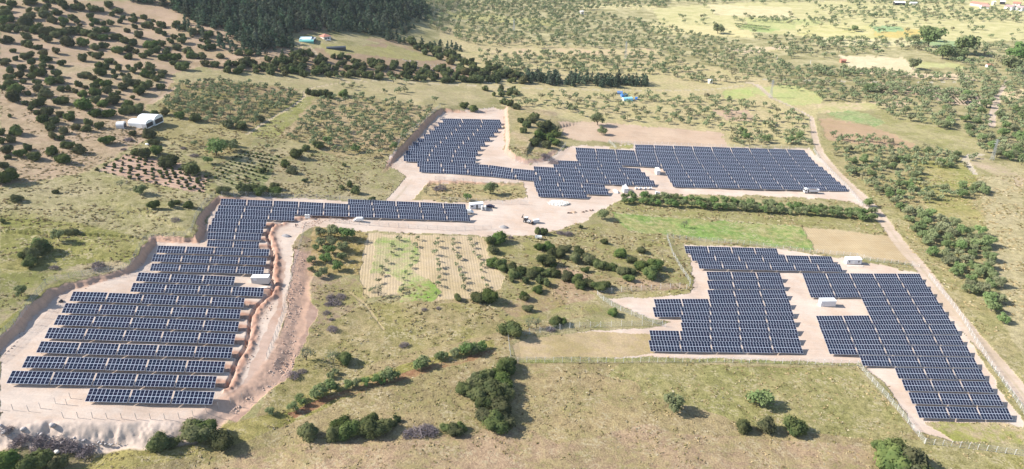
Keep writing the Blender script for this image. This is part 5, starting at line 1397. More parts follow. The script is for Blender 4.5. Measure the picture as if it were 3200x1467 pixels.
def fence(line, label, spacing=3.0, concrete=True, wire=True, hgt=2.0, brace=0):
    Pp = G(line)
    seg = np.linalg.norm(np.diff(Pp[:, :2], axis=0), axis=1)
    cum = np.concatenate([[0], np.cumsum(seg)])
    ng = max(int(cum[-1] / spacing), 2)
    if ng > 99: ng = 99
    pts, dirs = [], []
    for i in range(ng + 1):
        t = cum[-1] * i / ng
        j = min(max(int(np.searchsorted(cum, t)) - 1, 0), len(seg) - 1)
        q = Pp[j] + (Pp[j + 1] - Pp[j]) * (t - cum[j]) / seg[j]
        z = float(T(q[0:1], q[1:2])[0])
        pts.append(Vector((q[0], q[1], z)))
        d = Pp[j + 1] - Pp[j]
        dirs.append(math.atan2(d[1], d[0]))
    e = thing('wire_fence' if wire else 'post_row', label, 'fence', pts[0])
    r = random.Random(len(line) + int(line[0][0]))
    for i, (q, a) in enumerate(zip(pts, dirs)):
        o = link('fence_post', POST_C if concrete else POST_S, e)
        o.location = q - pts[0]
        o.rotation_euler = (r.uniform(-.03, .03), r.uniform(-.03, .03), a + math.pi / 2)
    if wire:
        b = MB()
        for i in range(ng):
            p, q = pts[i] - pts[0], pts[i + 1] - pts[0]
            b.add([p + Vector((0, 0, .05)), q + Vector((0, 0, .05)), q + Vector((0, 0, hgt)), p + Vector((0, 0, hgt))], [(0, 1, 2, 3)])
        b.obj('wire_netting', M_WIRE, e)
        b = MB()
        for h in (.08, hgt * .5, hgt, hgt + .18):
            b.tube([p - pts[0] + Vector((0, 0, h)) for p in pts], .014, 3)
        for i in range(brace, ng, 12) if brace else []:
            p, q = pts[i] - pts[0], pts[min(i + 1, ng)] - pts[0]
            b.tube([p + Vector((0, 0, 1.8)), p + (q - p) * .6], .06, 4)
        b.obj('fence_wires', M_STEEL, e)
    return e
F = fence
F([(1590, 1133), (1790, 1133), (2000, 1133), (2192, 1132), (2413, 1136), (2560, 1139), (2678, 1144)], 'long concrete post wire fence along the lower edge of the right array', brace=9)
F([(2681, 1144), (2703, 1170), (2725, 1194), (2770, 1243), (2820, 1303), (2888, 1387)], 'wire fence slanting down along the roadside array', brace=6)
F([(2890, 1388), (2918, 1391), (2983, 1397), (3060, 1406), (3189, 1424), (3260, 1436)], 'wire fence in the bottom right corner with bent white posts', 2.6, brace=5)
F([(2901, 866), (2955, 931), (3010, 1002), (3037, 1053), (3087, 1130), (3142, 1208), (3196, 1289), (3260, 1390)], 'bent post wire fence beside the dirt road at right', 3)
F([(2084, 742), (2242, 759), (2340, 766), (2442, 780), (2538, 791), (2682, 805), (2722, 817), (2850, 831), (2872, 837)], 'concrete post fence between the green crop and the right array', 3, brace=5)
F([(2085, 747), (2103, 800), (2130, 846), (2161, 892), (2145, 905)], 'curved wire fence on the left end of the right array', 3)
F([(2124, 900), (2040, 906), (1960, 911), (1905, 917), (1878, 914)], 'straight fence at the top of the bare strip left of the right array', 4)
F([(1867, 923), (1893, 947), (1943, 974), (2001, 996), (2079, 1023)], 'curved fence at the edge of the bare strip left of the right array', 4)
F([(2070, 1019), (1965, 1019), (1872, 1023), (1801, 1024), (1754, 1030), (1706, 1038), (1620, 1050), (1588, 1052)], 'wire fence running left from the right array past the bright bush', 4, brace=6)
F([(1588, 1052), (1592, 1090), (1597, 1128)], 'short fence side seen end on above the big thicket', 2.5)
F([(1376, 336), (1330, 376), (1275, 424), (1250, 446), (1237, 478), (1214, 516)], 'fence on top of the bank left of the upper left array', 3)
F([(1440, 350), (1478, 351), (1510, 348), (1542, 343)], 'short post fence above the upper left array', 4.5)
F([(672, 611), (640, 640), (612, 680), (598, 737), (540, 742), (462, 744), (450, 760), (412, 828), (382, 846), (240, 866), (150, 882), (118, 925), (60, 1004), (0, 1056), (-60, 1110)], 'long fence on top of the bank round the lower left array', 4, False)
F([(693, 613), (800, 614), (901, 619), (1061, 626), (1200, 640)], 'post fence behind the lower left array and its hedge', 5)
F([(199, 1307), (330, 1309), (516, 1311), (584, 1307), (650, 1288), (700, 1270), (758, 1248)], 'row of thin steel posts along the top of the white slope', 3.4, False, False)
F([(-60, 1279), (0, 1280), (23, 1281), (90, 1286)], 'four thin steel posts at the left edge of the white ground', 3, False, False)
F([(127, 1277), (165, 1265), (190, 1257), (214, 1268), (221, 1246)], 'loose zigzag of steel posts left of the front row', 3.4, False, False)
F([(955, 707), (945, 745), (930, 800), (920, 835), (905, 900), (890, 960), (878, 1010), (862, 1055), (835, 1120)], 'pale fence seen end on along the service road', 3, False)
F([(1030, 694), (1108, 701), (1243, 711), (1400, 721), (1537, 716)], 'thin wire fence below the long thin array', 4.2, False)
F([(1900, 449), (1985, 452), (2120, 456), (2303, 461), (2420, 466), (2527, 470)], 'post fence along the top of the upper right array', 4.5)
F([(1904, 446), (1925, 466)], 'short fence side at the corner of the upper right array', 2.5)
F([(2542, 470), (2560, 502), (2600, 543), (2650, 592), (2694, 645)], 'wire fence between the upper right array and the road', 3)
F([(1715, 508), (1730, 498), (1748, 480), (1768, 456)], 'wire fence on the slope beside the knoll', 2.6)
F([(1612, 508), (1640, 515), (1680, 515), (1715, 508)], 'wire fence round the foot of the knoll', 4, False)
F([(1380, 628), (1430, 630), (1501, 634), (1580, 638), (1650, 640)], 'post fence between the grass island and the yard', 4)
F([(1360, 562), (1420, 568), (1520, 572), (1620, 575)], 'faint fence below the upper left array', 4.5, False)

# ------------------------------------------------------------------ cabins and containers
def frame_from(p0, p1):
    """ground matrix with X from p0 to p1 (photo pixels), Y away from the camera"""
    a, b = G1(*p0), G1(*p1)
    d = Vector((b.x - a.x, b.y - a.y, 0))
    L = d.length
    d.normalize()
    y = Vector((-d.y, d.x, 0))
    z0 = min(a.z, b.z)
    return a, b, d, y, L, z0
def cabin(name, label, cat_, p0, p1, depth, h, wall, roof, group=None, windows=(), doors=(), plate=None, plinth=True, lip=.06, roofh=.14, pitch=.0):
    a, b, d, y, L, z0 = frame_from(p0, p1)
    e = thing(name, label, cat_, Vector((a.x, a.y, (a.z + b.z) / 2)), math.atan2(d.y, d.x), group)
    m = MB(); m.box(0, L, 0, depth, .15, h, bev=.03)
    for i in range(1, int(L / 1.1)):
        m.box(i * L / int(L / 1.1) - .015, i * L / int(L / 1.1) + .015, -.012, 0.02, .2, h - .1)
    m.obj('walls', wall, e)
    m = MB(); m.box(.08, L - .08, .08, depth - .08, -.5, .16); m.obj('plinth', M_DARK, e)
    m = MB()
    if pitch:
        m.prism([(-lip, h - .02), (depth + lip, h - .02), (depth + lip, h + roofh), (depth / 2, h + roofh + pitch), (-lip, h + roofh)], -lip, L + lip, axis='x')
    else:
        m.box(-lip, L + lip, -lip, depth + lip, h - .02, h + roofh, bev=.03)
    m.obj('roof', roof, e)
    for x0, x1, zz0, zz1 in windows:
        m = MB(); m.box(x0, x1, -.05, -.005, zz0, zz1); w_ = m.obj('window', M_WHITE, e)
        m = MB(); m.box(x0 + .06, (x0 + x1) / 2 - .03, -.065, -.052, zz0 + .06, zz1 - .06); m.box((x0 + x1) / 2 + .03, x1 - .06, -.065, -.052, zz0 + .06, zz1 - .06); m.obj('pane', M_GLASS, w_)
    for x0, x1, mt in doors:
        m = MB(); m.box(x0, x1, -.04, -.004, .2, 2.15); dd = m.obj('door', mt, e)
        m = MB(); m.box(x1 - .12, x1 - .08, -.08, -.042, 1.1, 1.2); m.obj('handle', M_STEEL, dd)
    if plate:
        x0, x1, zz0, zz1 = plate
        m = MB(); m.box(x0, x1, -.04, -.004, zz0, zz1)
        for k in range(5):
            zc = zz0 + (zz1 - zz0) * (k + .5) / 5
            m.box(x0 + .05, x1 - .05, -.055, -.041, zc - .03, zc + .03)
        m.obj('louvre', M_LGREY, e)
    return e
cabin('transformer_cabin', 'grey walled cabin with white roof among the lower left array', 'cabin', (786, 886), (841, 893), 2.5, 2.7, M_GREY, M_ROOFW, plate=(.9, 2.1, 1.6, 2.5))
m = MB(); a, b, d, y, L, z0 = frame_from((782, 902), (836, 904))
m.box(0, L, 0, .9, -.3, .22, bev=.03)
o = m.obj('concrete_slab', M_PALE); o.location = (a.x, a.y, (a.z + b.z) / 2); o.rotation_euler = (0, 0, math.atan2(d.y, d.x)); prop(o, 'long white concrete slab on the ground below the grey cabin', 'slab')
cabin('site_office', 'white office cabin with window and open dark door in the yard', 'cabin', (1469, 653), (1511, 654), 2.6, 2.5, M_LGREY, M_ROOFW, windows=[(.5, 1.7, 1.1, 2.0), (5.2, 6.2, 1.1, 2.0)], doors=[(3.1, 3.9, M_DARK)])  # dark door slab paints the shade inside the open doorway
cabin('portable_toilet', 'narrow white toilet booth in front of the office cabin', 'toilet booth', (1504.5, 659), (1509.5, 659), 1.0, 2.2, M_WHITE, M_ROOFW, group='toilet booths')
o = cabin('portable_toilet', 'second narrow white booth nearer the dark car', 'toilet booth', (1515, 659), (1519.5, 659), 1.0, 2.2, M_WHITE, M_ROOFW, group='toilet booths')
cabin('guard_cabin', 'white cabin with two windows behind the right array', 'cabin', (2645, 827), (2691, 829), 3.0, 2.6, M_LGREY, M_ROOFW, windows=[(.7, 1.5, 1.1, 2.1), (5.0, 5.8, 1.1, 2.1)], doors=[(2.6, 3.6, M_WHITE)], pitch=.12)
m = MB(); a, b, d, y, L, z0 = frame_from((2641, 832), (2698, 835)); m.box(0, L, 0, .7, -.3, .12, bev=.02)
o = m.obj('concrete_step', M_PALE); o.location = (a.x, a.y, (a.z + b.z) / 2); o.rotation_euler = (0, 0, math.atan2(d.y, d.x)); prop(o, 'pale concrete step in front of the cabin with two windows', 'step')
cabin('transformer_cabin', 'white transformer cabin with grey louvre inside the roadside array', 'cabin', (2564, 959), (2610, 961), 2.6, 2.7, M_LGREY, M_ROOFW, plate=(.95, 2.0, 1.6, 2.3))
cabin('shipping_container', 'white container with ribbed end at the notch of the upper right array', 'container', (2051.5, 548), (2062.5, 548.5), 6.0, 2.7, M_LGREY, M_ROOFW, doors=[(.15, 1.0, M_LGREY)])
cabin('shipping_container', 'white container wrapped in sheeting beside the central array', 'container', (1949.5, 604), (1963, 604.5), 4.6, 2.5, M_LGREY, M_ROOFW)
def lump(name, label, cat_, px, dims, mat, seed=1, group=None, n=2, rough=.18):
    bm = bmesh.new()
    bmesh.ops.create_icosphere(bm, subdivisions=n, radius=1)
    g = random.Random(seed)
    for v in bm.verts:
        k = 1 + g.uniform(-rough, rough)
        v.co = Vector((v.co.x * dims[0] / 2 * k, v.co.y * dims[1] / 2 * k, max(v.co.z * dims[2] * k, -.1)))
    me = bpy.data.meshes.new(name)
    bm.to_mesh(me); bm.free()
    me.materials.append(mat)
    o = link(name, me, loc=G1(*px))
    o.rotation_euler = (0, 0, g.random() * 3)
    return prop(o, label, cat_, group)
lump('sheeting_heap', 'low heap of white sheeting left of the wrapped container', 'heap', (1924, 600), (5.5, 2.4, 1.0), M_PLASTIC, 4)
lump('wrapped_bale', 'white wrapped bale standing behind the wrapped container', 'bale', (1954, 592), (1.8, 1.6, 3.2), M_PLASTIC, 5, n=3, rough=.06)
def drum(px, label, r=.75, L=1.5):
    m = MB()
    m.tube([(0, 0, 0), (.08, 0, 0)], [r, r], 18); m.tube([(L - .08, 0, 0), (L, 0, 0)], [r, r], 18)
    e = thing('cable_drum', label, 'cable drum', G1(*px) + Vector((0, 0, r)), .1, 'cable drums by the central array')
    m.obj('flanges', M_WHITE, e)
    m = MB(); m.tube([(.081, 0, 0), (L - .081, 0, 0)], r * .72, 16); m.obj('wound_cable', M_LGREY, e)
for i, (x, lb) in enumerate([(1985, 'leftmost pale cable drum in the short row'), (1998, 'second pale cable drum in the short row'), (2013, 'third pale cable drum, partly behind a tree top'), (2028, 'rightmost pale cable drum in the short row')]):
    drum((x, 592.5), lb)
m = MB(); m.box(0, 1.2, 0, 1.0, 0, 2.0, bev=.05); m.box(1.5, 2.5, .1, 1.0, 0, 1.7, bev=.05)
o = m.obj('pallet_stack', M_LGREY); o.location = G1(2048, 611); prop(o, 'grey wrapped pallets standing behind the green tree row', 'pallet')
m = MB(); m.box(0, 3.0, 0, 1.4, .15, 1.6, bev=.05)
for i in range(4): m.box(.2 + i * .7, .5 + i * .7, -.03, 0, .2, 1.5)
o = m.obj('wrapped_pallet', M_LGREY); o.location = G1(1668, 699); o.rotation_euler = (0, 0, .35); prop(o, 'grey white pallet of modules beside the digger', 'pallet')
m = MB()
for x in (0, 1.2): m.box(x, x + .9, 0, .6, .25, 1.3, bev=.04)
m.box(-.1, 2.2, -.1, .7, 0, .24)
o = m.obj('electrical_cabinet', M_WHITE); o.location = G1(953, 683); o.scale = (1.0, 1.2, 1.3); prop(o, 'white electrical cabinet below the thin array', 'cabinet')
# white upturned trailer below the bright bush
e = thing('trailer', 'small white trailer below the pair of bright bushes', 'trailer', G1(1672, 748), -.15)
m = MB(); m.box(0, 3.0, 0, .08, .5, 1.4); m.box(0, 3.0, 1.5, 1.58, .5, 1.4); m.box(0, .08, .08, 1.5, .5, 1.4); m.box(2.92, 3.0, .08, 1.5, .5, 1.4); m.box(.08, 2.92, .08, 1.5, .5, .56); m.obj('body', M_WHITE, e)
for yy in (-.14, 1.6):
    m = MB(); m.tube([(1.5, yy, .35), (1.5, yy + .14, .35)], .35, 14); m.obj('wheel', M_TYRE, e)
m = MB(); m.tube([(3, .8, .5), (4.2, .8, .35)], .05, 5); m.obj('drawbar', M_STEEL, e)

# ------------------------------------------------------------------ vehicles
def wheel(e, x, y, r, w_):
    m = MB(); m.tube([(x, y, r), (x, y + w_, r)], r, 16); t = m.obj('wheel', M_TYRE, e)
    m = MB(); m.tube([(x, y - .012, r), (x, y + w_ + .012, r)], r * .55, 12); m.obj('rim', M_STEEL, t)
def car(name, label, cat_, px, yaw, prof, glass, wd, paint, wheels, r=.33, L=None):
    e = thing(name, label, cat_, G1(*px), yaw)
    bm = bmesh.new()
    vs = [[bm.verts.new((x, yv, z)) for x, z in prof] for yv in (-wd / 2, wd / 2)]
    bm.faces.new(vs[0]); bm.faces.new(list(reversed(vs[1])))
    for i in range(len(prof)):
        j = (i + 1) % len(prof)
        bm.faces.new((vs[1][i], vs[1][j], vs[0][j], vs[0][i]))
    for v in bm.verts:
        if v.co.z > 1.1: v.co.y *= .86
    bmesh.ops.recalc_face_normals(bm, faces=bm.faces[:])
    bmesh.ops.bevel(bm, geom=bm.edges[:], offset=.06, segments=2, affect='EDGES')
    me = bpy.data.meshes.new('body'); bm.to_mesh(me); bm.free(); me.materials.append(paint)
    link('body', me, e)
    for g in glass:
        for sd in (-1, 1):
            m = MB()
            def yy(z): return sd * (wd / 2 * (1 if z < 1.1 else .86) + .012)
            m.add([(x, yy(1.2 if z > 1.0 else z) if z > 1.0 else yy(z), z) for x, z in g], [tuple(range(len(g)))])
            m.obj('window', M_GLASS, e)
    for x in wheels:
        for sd in (-1, 1): wheel(e, x, -wd / 2 - .02 if sd < 0 else wd / 2 - .2, r, .22)
    for sd in (-1, 1):
        m = MB(); m.box(-.03, .03, sd * wd * .36 - .14, sd * wd * .36 + .14, .62, .78); m.obj('headlight', M_LGREY, e).location.x = prof[0][0] - .0
    return e
VAN = [(-2.2, .35), (-2.25, .8), (-1.5, 1.02), (-.95, 1.75), (-.6, 1.86), (1.9, 1.84), (2.15, 1.2), (2.15, .35)]
car('delivery_van', 'small white van parked on the track below the thin array', 'van', (1121, 692), 0.05, VAN, [[(-1.15, 1.12), (-.8, 1.62), (.1, 1.66), (.1, 1.12)], [(.3, 1.12), (.3, 1.66), (1.6, 1.66), (1.8, 1.12)]], 1.8, M_WHITE, (-1.35, 1.35))
m = MB(); m.add([(-1.55, -.75, 1.06), (-1.0, -.68, 1.72), (-1.0, .68, 1.72), (-1.55, .75, 1.06)], [(0, 1, 2, 3)])
car('delivery_van', 'white van half hidden behind the right end of the thin array', 'van', (1466, 667), 3.1, VAN, [[(-1.15, 1.12), (-.8, 1.62), (.1, 1.66), (.1, 1.12)], [(.3, 1.12), (.3, 1.66), (1.6, 1.66), (1.8, 1.12)]], 1.8, M_WHITE, (-1.35, 1.35))
SALOON = [(-2.2, .32), (-2.25, .72), (-1.2, .9), (-.5, 1.36), (.7, 1.38), (1.5, .95), (2.2, .85), (2.2, .32)]
car('parked_car', 'dark purple car parked right of the office cabin', 'car', (1532, 648), 2.95, SALOON, [[(-.95, .95), (-.45, 1.28), (.05, 1.3), (.05, .95)], [(.15, .95), (.15, 1.3), (.65, 1.3), (1.2, .97)]], 1.75, M_NAVY, (-1.35, 1.35), .31)
# tipper truck
e = thing('tipper_truck', 'white tipper truck parked below the upper right array', 'truck', G1(2534, 604), .0)
e.scale = (.98, .98, .98)
m = MB()
m.prism([(-4.3, .7), (-4.4, 1.6), (-4.15, 2.75), (-3.4, 3.0), (-2.55, 3.0), (-2.45, .7)], -1.2, 1.2); m.obj('cab', M_WHITE, e)
m = MB(); m.add([(-4.43, -1.05, 1.75), (-4.2, -1.0, 2.65), (-4.2, 1.0, 2.65), (-4.43, 1.05, 1.75)], [(0, 1, 2, 3)]); m.obj('windscreen', M_GLASS, e)
for sd in (-1, 1):
    m = MB(); m.add([(-4.1, sd * 1.215, 1.75), (-3.95, sd * 1.215, 2.6), (-3.1, sd * 1.215, 2.6), (-3.1, sd * 1.215, 1.75)], [(0, 1, 2, 3)]); m.obj('side_window', M_GLASS, e)
m = MB(); m.box(-4.1, 4.0, -.5, .5, .75, 1.0); m.box(-2.4, -1.8, -1.1, 1.1, .8, 2.6); m.obj('chassis', M_DARK, e)
m = MB()
m.prism([(-1.7, 1.25), (-1.9, 2.65), (4.3, 2.55), (4.1, 1.25)], -1.24, -1.16); m.prism([(-1.7, 1.25), (-1.9, 2.65), (4.3, 2.55), (4.1, 1.25)], 1.16, 1.24)
m.box(-1.85, -1.75, -1.16, 1.16, 1.3, 2.7); m.box(4.1, 4.2, -1.16, 1.16, 1.3, 2.5); m.box(-1.7, 4.1, -1.16, 1.16, 1.2, 1.32)
for x in (-.8, .3, 1.4, 2.5, 3.5): m.box(x, x + .1, -1.3, -1.241, 1.25, 2.55); m.box(x, x + .1, 1.241, 1.3, 1.25, 2.55)
m.obj('tipper_bed', M_LGREY, e)
m = MB(); m.prism([(-1.6, 1.33), (-1.6, 1.9), (.6, 2.3), (3.6, 1.9), (4.0, 1.33)], -1.1, 1.1); m.obj('load', M_RUST, e)
for x in (-3.5, .5, 1.8, 3.1):
    for yv in (-1.22, .9): wheel(e, x, yv, .52, .32)
# backhoe loader
e = thing('backhoe_loader', 'pale backhoe loader with raised rear arm and dark front bucket', 'digger', G1(1647, 696), -.5)
e.scale = (1.02, 1.02, 1.02)
m = MB(); m.box(-1.4, 1.6, -.55, .55, .55, 1.15, bev=.05); m.prism([(.3, 1.15), (.3, 1.6), (1.6, 1.4), (1.65, 1.15)], -.45, .45); m.obj('body', M_WHITE, e)
m = MB(); m.box(-1.2, .3, -.75, .75, 1.16, 2.6, bev=.06); m.obj('cabin', M_GLASS, e)
m = MB(); m.box(-1.3, .4, -.82, .82, 2.61, 2.72, bev=.03); m.obj('cab_roof', M_LGREY, e)
for x, r_ in ((-.9, .75), (1.2, .48)):
    for yv in (-1.0, .65): wheel(e, x, yv, r_, .35)
for sd in (-1, 1):
    m = MB(); m.tube([(.4, sd * .7, 1.3), (1.8, sd * .7, 1.2), (2.6, sd * .7, .45)], .09, 6); m.obj('loader_arm', M_WHITE, e)
m = MB(); m.prism([(2.5, .1), (2.5, .9), (2.75, 1.0), (2.65, .3), (3.4, .12)], -1.1, 1.1); m.obj('front_bucket', M_RUST, e)
m = MB(); m.tube([(-1.5, 0, .8), (-2.3, 0, 2.4), (-2.0, 0, 3.9)], [.16, .14, .1], 6); m.obj('boom', M_DARK, e)
m = MB(); m.tube([(-2.0, 0, 3.9), (-2.6, 0, 2.6)], [.1, .08], 6); m.prism([(-2.9, 1.9), (-2.3, 2.1), (-2.5, 2.6), (-2.8, 2.5)], -.3, .3); m.obj('dipper_arm', M_DARK, e)
for sd in (-1, 1):
    m = MB(); m.tube([(-1.5, sd * .5, .8), (-1.9, sd * 1.1, .05)], .07, 5); m.obj('stabiliser', M_WHITE, e)

# ------------------------------------------------------------------ people
def person(label, px, yaw, shirt, bend=0.0):
    e = thing('person', label, 'person', G1(*px), yaw)
    bm = bmesh.new()
    ly = bm.verts.layers.skin.new()
    V = {}
    def v(k, co, r):
        V[k] = bm.verts.new(co); V[k][ly].radius = (r, r)
    c, s = math.cos(bend), math.sin(bend)
    def up(x, y, z): return (x + s * (z - .95), y, .95 + c * (z - .95)) if z > .95 else (x, y, z)
    v('p', (0, 0, .95), .15); v('c', up(0, 0, 1.2), .14); v('ch', up(0, 0, 1.4), .15); v('n', up(0, 0, 1.53), .06); v('h', up(.01, 0, 1.64), .1); v('ht', up(.01, 0, 1.74), .085)
    E = [('p', 'c'), ('c', 'ch'), ('ch', 'n'), ('n', 'h'), ('h', 'ht')]
    for sd, q in ((-1, 'r'), (1, 'l')):
        v('t' + q, (0, sd * .1, .85), .09); v('k' + q, (.03, sd * .11, .48), .06); v('a' + q, (0, sd * .12, .09), .045); v('f' + q, (.17, sd * .13, .04), .04)
        v('s' + q, up(0, sd * .2, 1.42), .06); v('e' + q, up(.04, sd * .25, 1.14), .045); v('w' + q, up(.12, sd * .24, .97), .03); v('m' + q, up(.16, sd * .24, .93), .032)
        E += [('p', 't' + q), ('t' + q, 'k' + q), ('k' + q, 'a' + q), ('a' + q, 'f' + q), ('ch', 's' + q), ('s' + q, 'e' + q), ('e' + q, 'w' + q), ('w' + q, 'm' + q)]
        for k in range(4):
            v(f'd{k}{q}', up(.2 + .01 * (k % 2), sd * (.215 + .017 * k), .87 + .008 * k), .009)
            E.append(('m' + q, f'd{k}{q}'))
        v('th' + q, up(.2, sd * .2, .93), .01)
        E.append(('m' + q, 'th' + q))
    V['p'][ly].use_root = True
    for a, b in E: bm.edges.new((V[a], V[b]))
    me = bpy.data.meshes.new('body'); bm.to_mesh(me); bm.free()
    for mt in (M_SKIN,): me.materials.append(mt)
    o = link('body', me, e)
    o.modifiers.new('skin', 'SKIN'); sb = o.modifiers.new('sub', 'SUBSURF'); sb.levels = sb.render_levels = 1
    Mb = Matrix.Translation((0, 0, .95)) @ Matrix.Rotation(bend, 4, 'Y') @ Matrix.Translation((0, 0, -.95))
    def part(nm, tubes, mat):
        m = MB()
        for pts, r in tubes: m.tube(pts, r, 9)
        oo = m.obj(nm, mat, e, smooth=True)
        if bend and nm != 'trousers': oo.matrix_local = Mb
    part('shirt', [([(0, 0, .9), (0, 0, 1.15), (0, 0, 1.38), (0, 0, 1.48)], [.17, .17, .19, .09])] + [([(0, sd * .14, 1.42), (.02, sd * .23, 1.28), (.04, sd * .25, 1.14)], [.075, .065, .06]) for sd in (-1, 1)], shirt)
    part('trousers', [([(0, 0, .98), (0, 0, .84)], [.175, .16])] + [([(0, sd * .09, .9), (.03, sd * .11, .48), (0, sd * .12, .1)], [.105, .08, .065]) for sd in (-1, 1)], M_TROUS)
    part('hair', [([(-.02, 0, 1.66), (-.015, 0, 1.74), (-.01, 0, 1.8)], [.105, .1, .05])], M_DARK)
    return e
person('person in a pale pink top standing beside the white electrical cabinet', (974, 683), 3.0, M_CLOTH1)
person('person in dark clothes standing on the service road by the trench', (925, 711), 2.0, M_CLOTH2)

# ------------------------------------------------------------------ farm buildings
def arch_shed(label, p0, p1, depth, eave, rise, span_dir_x=True, mat=M_PLASTIC, ends=M_LGREY, name='tunnel_shed', cat_='shed', seg=10, off=0.0):
    """vault running along X (p0 to p1); the arch spans the depth"""
    a, b, d, y, L, z0 = frame_from(p0, p1)
    e = thing(name, label, cat_, Vector((a.x, a.y, (a.z + b.z) / 2)), math.atan2(d.y, d.x))
    prof = [(off, -.5), (off, eave)] + [(off + depth / 2 - depth / 2 * math.cos(math.pi * i / seg), eave + rise * math.sin(math.pi * i / seg)) for i in range(1, seg)] + [(off + depth, eave), (off + depth, -.5)]
    m = MB(); m.prism(prof, 0, L, axis='x'); m.obj('cover', mat, e)
    return e, L
e, L = arch_shed('large white twin tunnel shed at the foot of the left hillside', (401, 394), (459.4, 406), 6.4, 2.3, 1.5)
m = MB()
prof = [(6.4, -.5), (6.4, 2.6)] + [(6.4 + 4 - 4 * math.cos(math.pi * i / 10), 2.6 + 1.9 * math.sin(math.pi * i / 10)) for i in range(1, 10)] + [(14.4, 2.6), (14.4, -.5)]
m.prism(prof, L * .12, L * 1.08, axis='x'); m.obj('rear_vault', M_PLASTIC, e)
m = MB(); m.box(L, L + .03, .3, 6.1, 0, 2.2); m.obj('painted_shade_end', M_DARK, e)  # dark sheet on the closed end paints the shade inside the tunnel
m = MB(); m.box(L * 1.08, L * 1.08 + .03, 6.8, 14, 0, 2.5); m.obj('painted_shade_end', M_DARK, e)  # same painted interior shade on the rear vault
m = MB(); m.box(L - 2.6, L - .3, -.06, 0, .3, 1.0); m.box(L - 2.6, L - .3, -.06, 0, 1.4, 1.9); m.obj('slatted_opening', M_GREY, e)
e, L = arch_shed('small greyish tunnel tent left of the white twin shed', (363, 402), (388, 404), 5.0, 1.2, 2.0, mat=plain('old_plastic_film', (.6, .6, .6), .5, var=.2))
m = MB(); m.box(L, L + .03, .6, 4.4, 0, 2.2); m.obj('painted_shade_end', M_DARK, e)  # flat dark sheet stands in for the shade inside the tent
lump('tarpaulin', 'dark tarpaulin lying in the meadow below the tunnel shed', 'tarpaulin', (403, 437), (6, 3, .5), M_DARK, 8)
lump('white_rags', 'small white scraps beside the round shrub', 'scraps', (460, 452), (2.4, 1.6, .7), M_PLASTIC, 9)
# blue roofed barn
a, b, d, y, L, z0 = frame_from((934.5, 130), (979, 138))
dep = 13
e = thing('barn', 'barn with pale blue metal roof beside the pine wood', 'barn', Vector((a.x, a.y, z0)), math.atan2(d.y, d.x))
m = MB(); m.box(0, L, 3, dep, -1, 3.2); m.obj('walls', M_GREY, e)
m = MB(); m.prism([(2.6, 3.2), (dep * .6, 4.6), (dep + .5, 3.4), (dep + .5, 3.25), (dep * .6, 4.4), (2.6, 3.05)], -.4, L * .82, axis='x'); m.obj('roof', plain('pale_blue_roof', (.55, .72, .78), .4, var=.08), e)
m = MB(); m.prism([(-.2, -.5), (-.2, 2.2), (2.9, 3.1), (2.9, 2.9), (.1, 2.0), (.1, -.5)], -.3, L + .4, axis='x'); m.obj('net_screen', M_TEAL, e)
m = MB(); m.box(L, L + .02, 3.4, dep - .6, 0, 2.6); m.obj('painted_shade_side', M_DARK, e)  # dark sheet on the solid wall paints the barn's shaded interior
# little house with red hipped roof
a, b, d, y, L, z0 = frame_from((1012, 124), (1035, 124))
e = thing('farmhouse', 'small house with red hipped roof beside the blue barn', 'house', Vector((a.x, a.y, z0)), math.atan2(d.y, d.x))
m = MB(); m.box(0, L, 0, L, -1, 3.0); m.obj('walls', M_WALL, e)
m = MB(); m.add([(-.5, -.5, 2.95), (L + .5, -.5, 2.95), (L + .5, L + .5, 2.95), (-.5, L + .5, 2.95), (L / 2, L / 2, 5)], [(0, 1, 4), (1, 2, 4), (2, 3, 4), (3, 0, 4), (3, 2, 1, 0)]); m.obj('roof', M_TILE, e)
m = MB(); m.box(L * .55, L * .7, -.04, 0, 0, 2.1); m.obj('door', M_DARK, e)
m = MB(); m.box(L * .2, L * .4, -.04, 0, 1, 2.0); m.obj('window', M_GLASS, e)
car('parked_car', 'grey car parked in front of the red roofed house', 'car', (1026, 129), 0.1, SALOON, [[(-.95, .95), (-.45, 1.28), (.05, 1.3), (.05, .95)], [(.15, .95), (.15, 1.3), (.65, 1.3), (1.2, .97)]], 1.75, M_GREY, (-1.35, 1.35), .31)
e, L = arch_shed('long low dark netted shed below the red roofed house', (1020, 153), (1082, 161), 5.5, 1.6, 1.0, mat=plain('dark_net', (.05, .06, .075), .7, var=.3), name='net_shed')
m = MB(); m.box(L, L + .03, .5, 5, 0, 1.8); m.obj('painted_shade_end', M_DARK, e)  # dark sheet over the closed end, painted as shade within
# blue tarpaulin camp
e, L = arch_shed('pale blue tunnel tent with white open end among orchard trees', (1950, 317), (1978, 317), 4.6, 1.0, 1.8, mat=M_CYAN, name='tunnel_tent')
m = MB(); m.prism([(0, -.2), (0, 1.2), (1.2, 2.6), (3.4, 2.6), (4.6, 1.2), (4.6, -.2), (3.6, -.2), (3.4, 1.2), (2.3, 1.8), (1.2, 1.2), (1, -.2)], -.5, -.02, axis='x'); m.obj('end_frame', M_WHITE, e)
arch_shed('deep blue tarpaulin shelter behind the pale blue tent', (1944, 305), (1962, 306), 5, 1.2, 1.6, mat=M_BLUE, name='tarpaulin_shelter')
arch_shed('faded blue tarpaulin shelter farthest back in the camp', (1929, 295), (1946, 297), 5, 1.2, 1.0, mat=plain('faded_blue', (.12, .2, .36), .6, var=.3), name='tarpaulin_shelter')
arch_shed('small blue covered stack at the right of the pale tent', (1984, 312), (1992, 313), 4, .8, 1.0, mat=M_BLUE, name='tarpaulin_shelter')
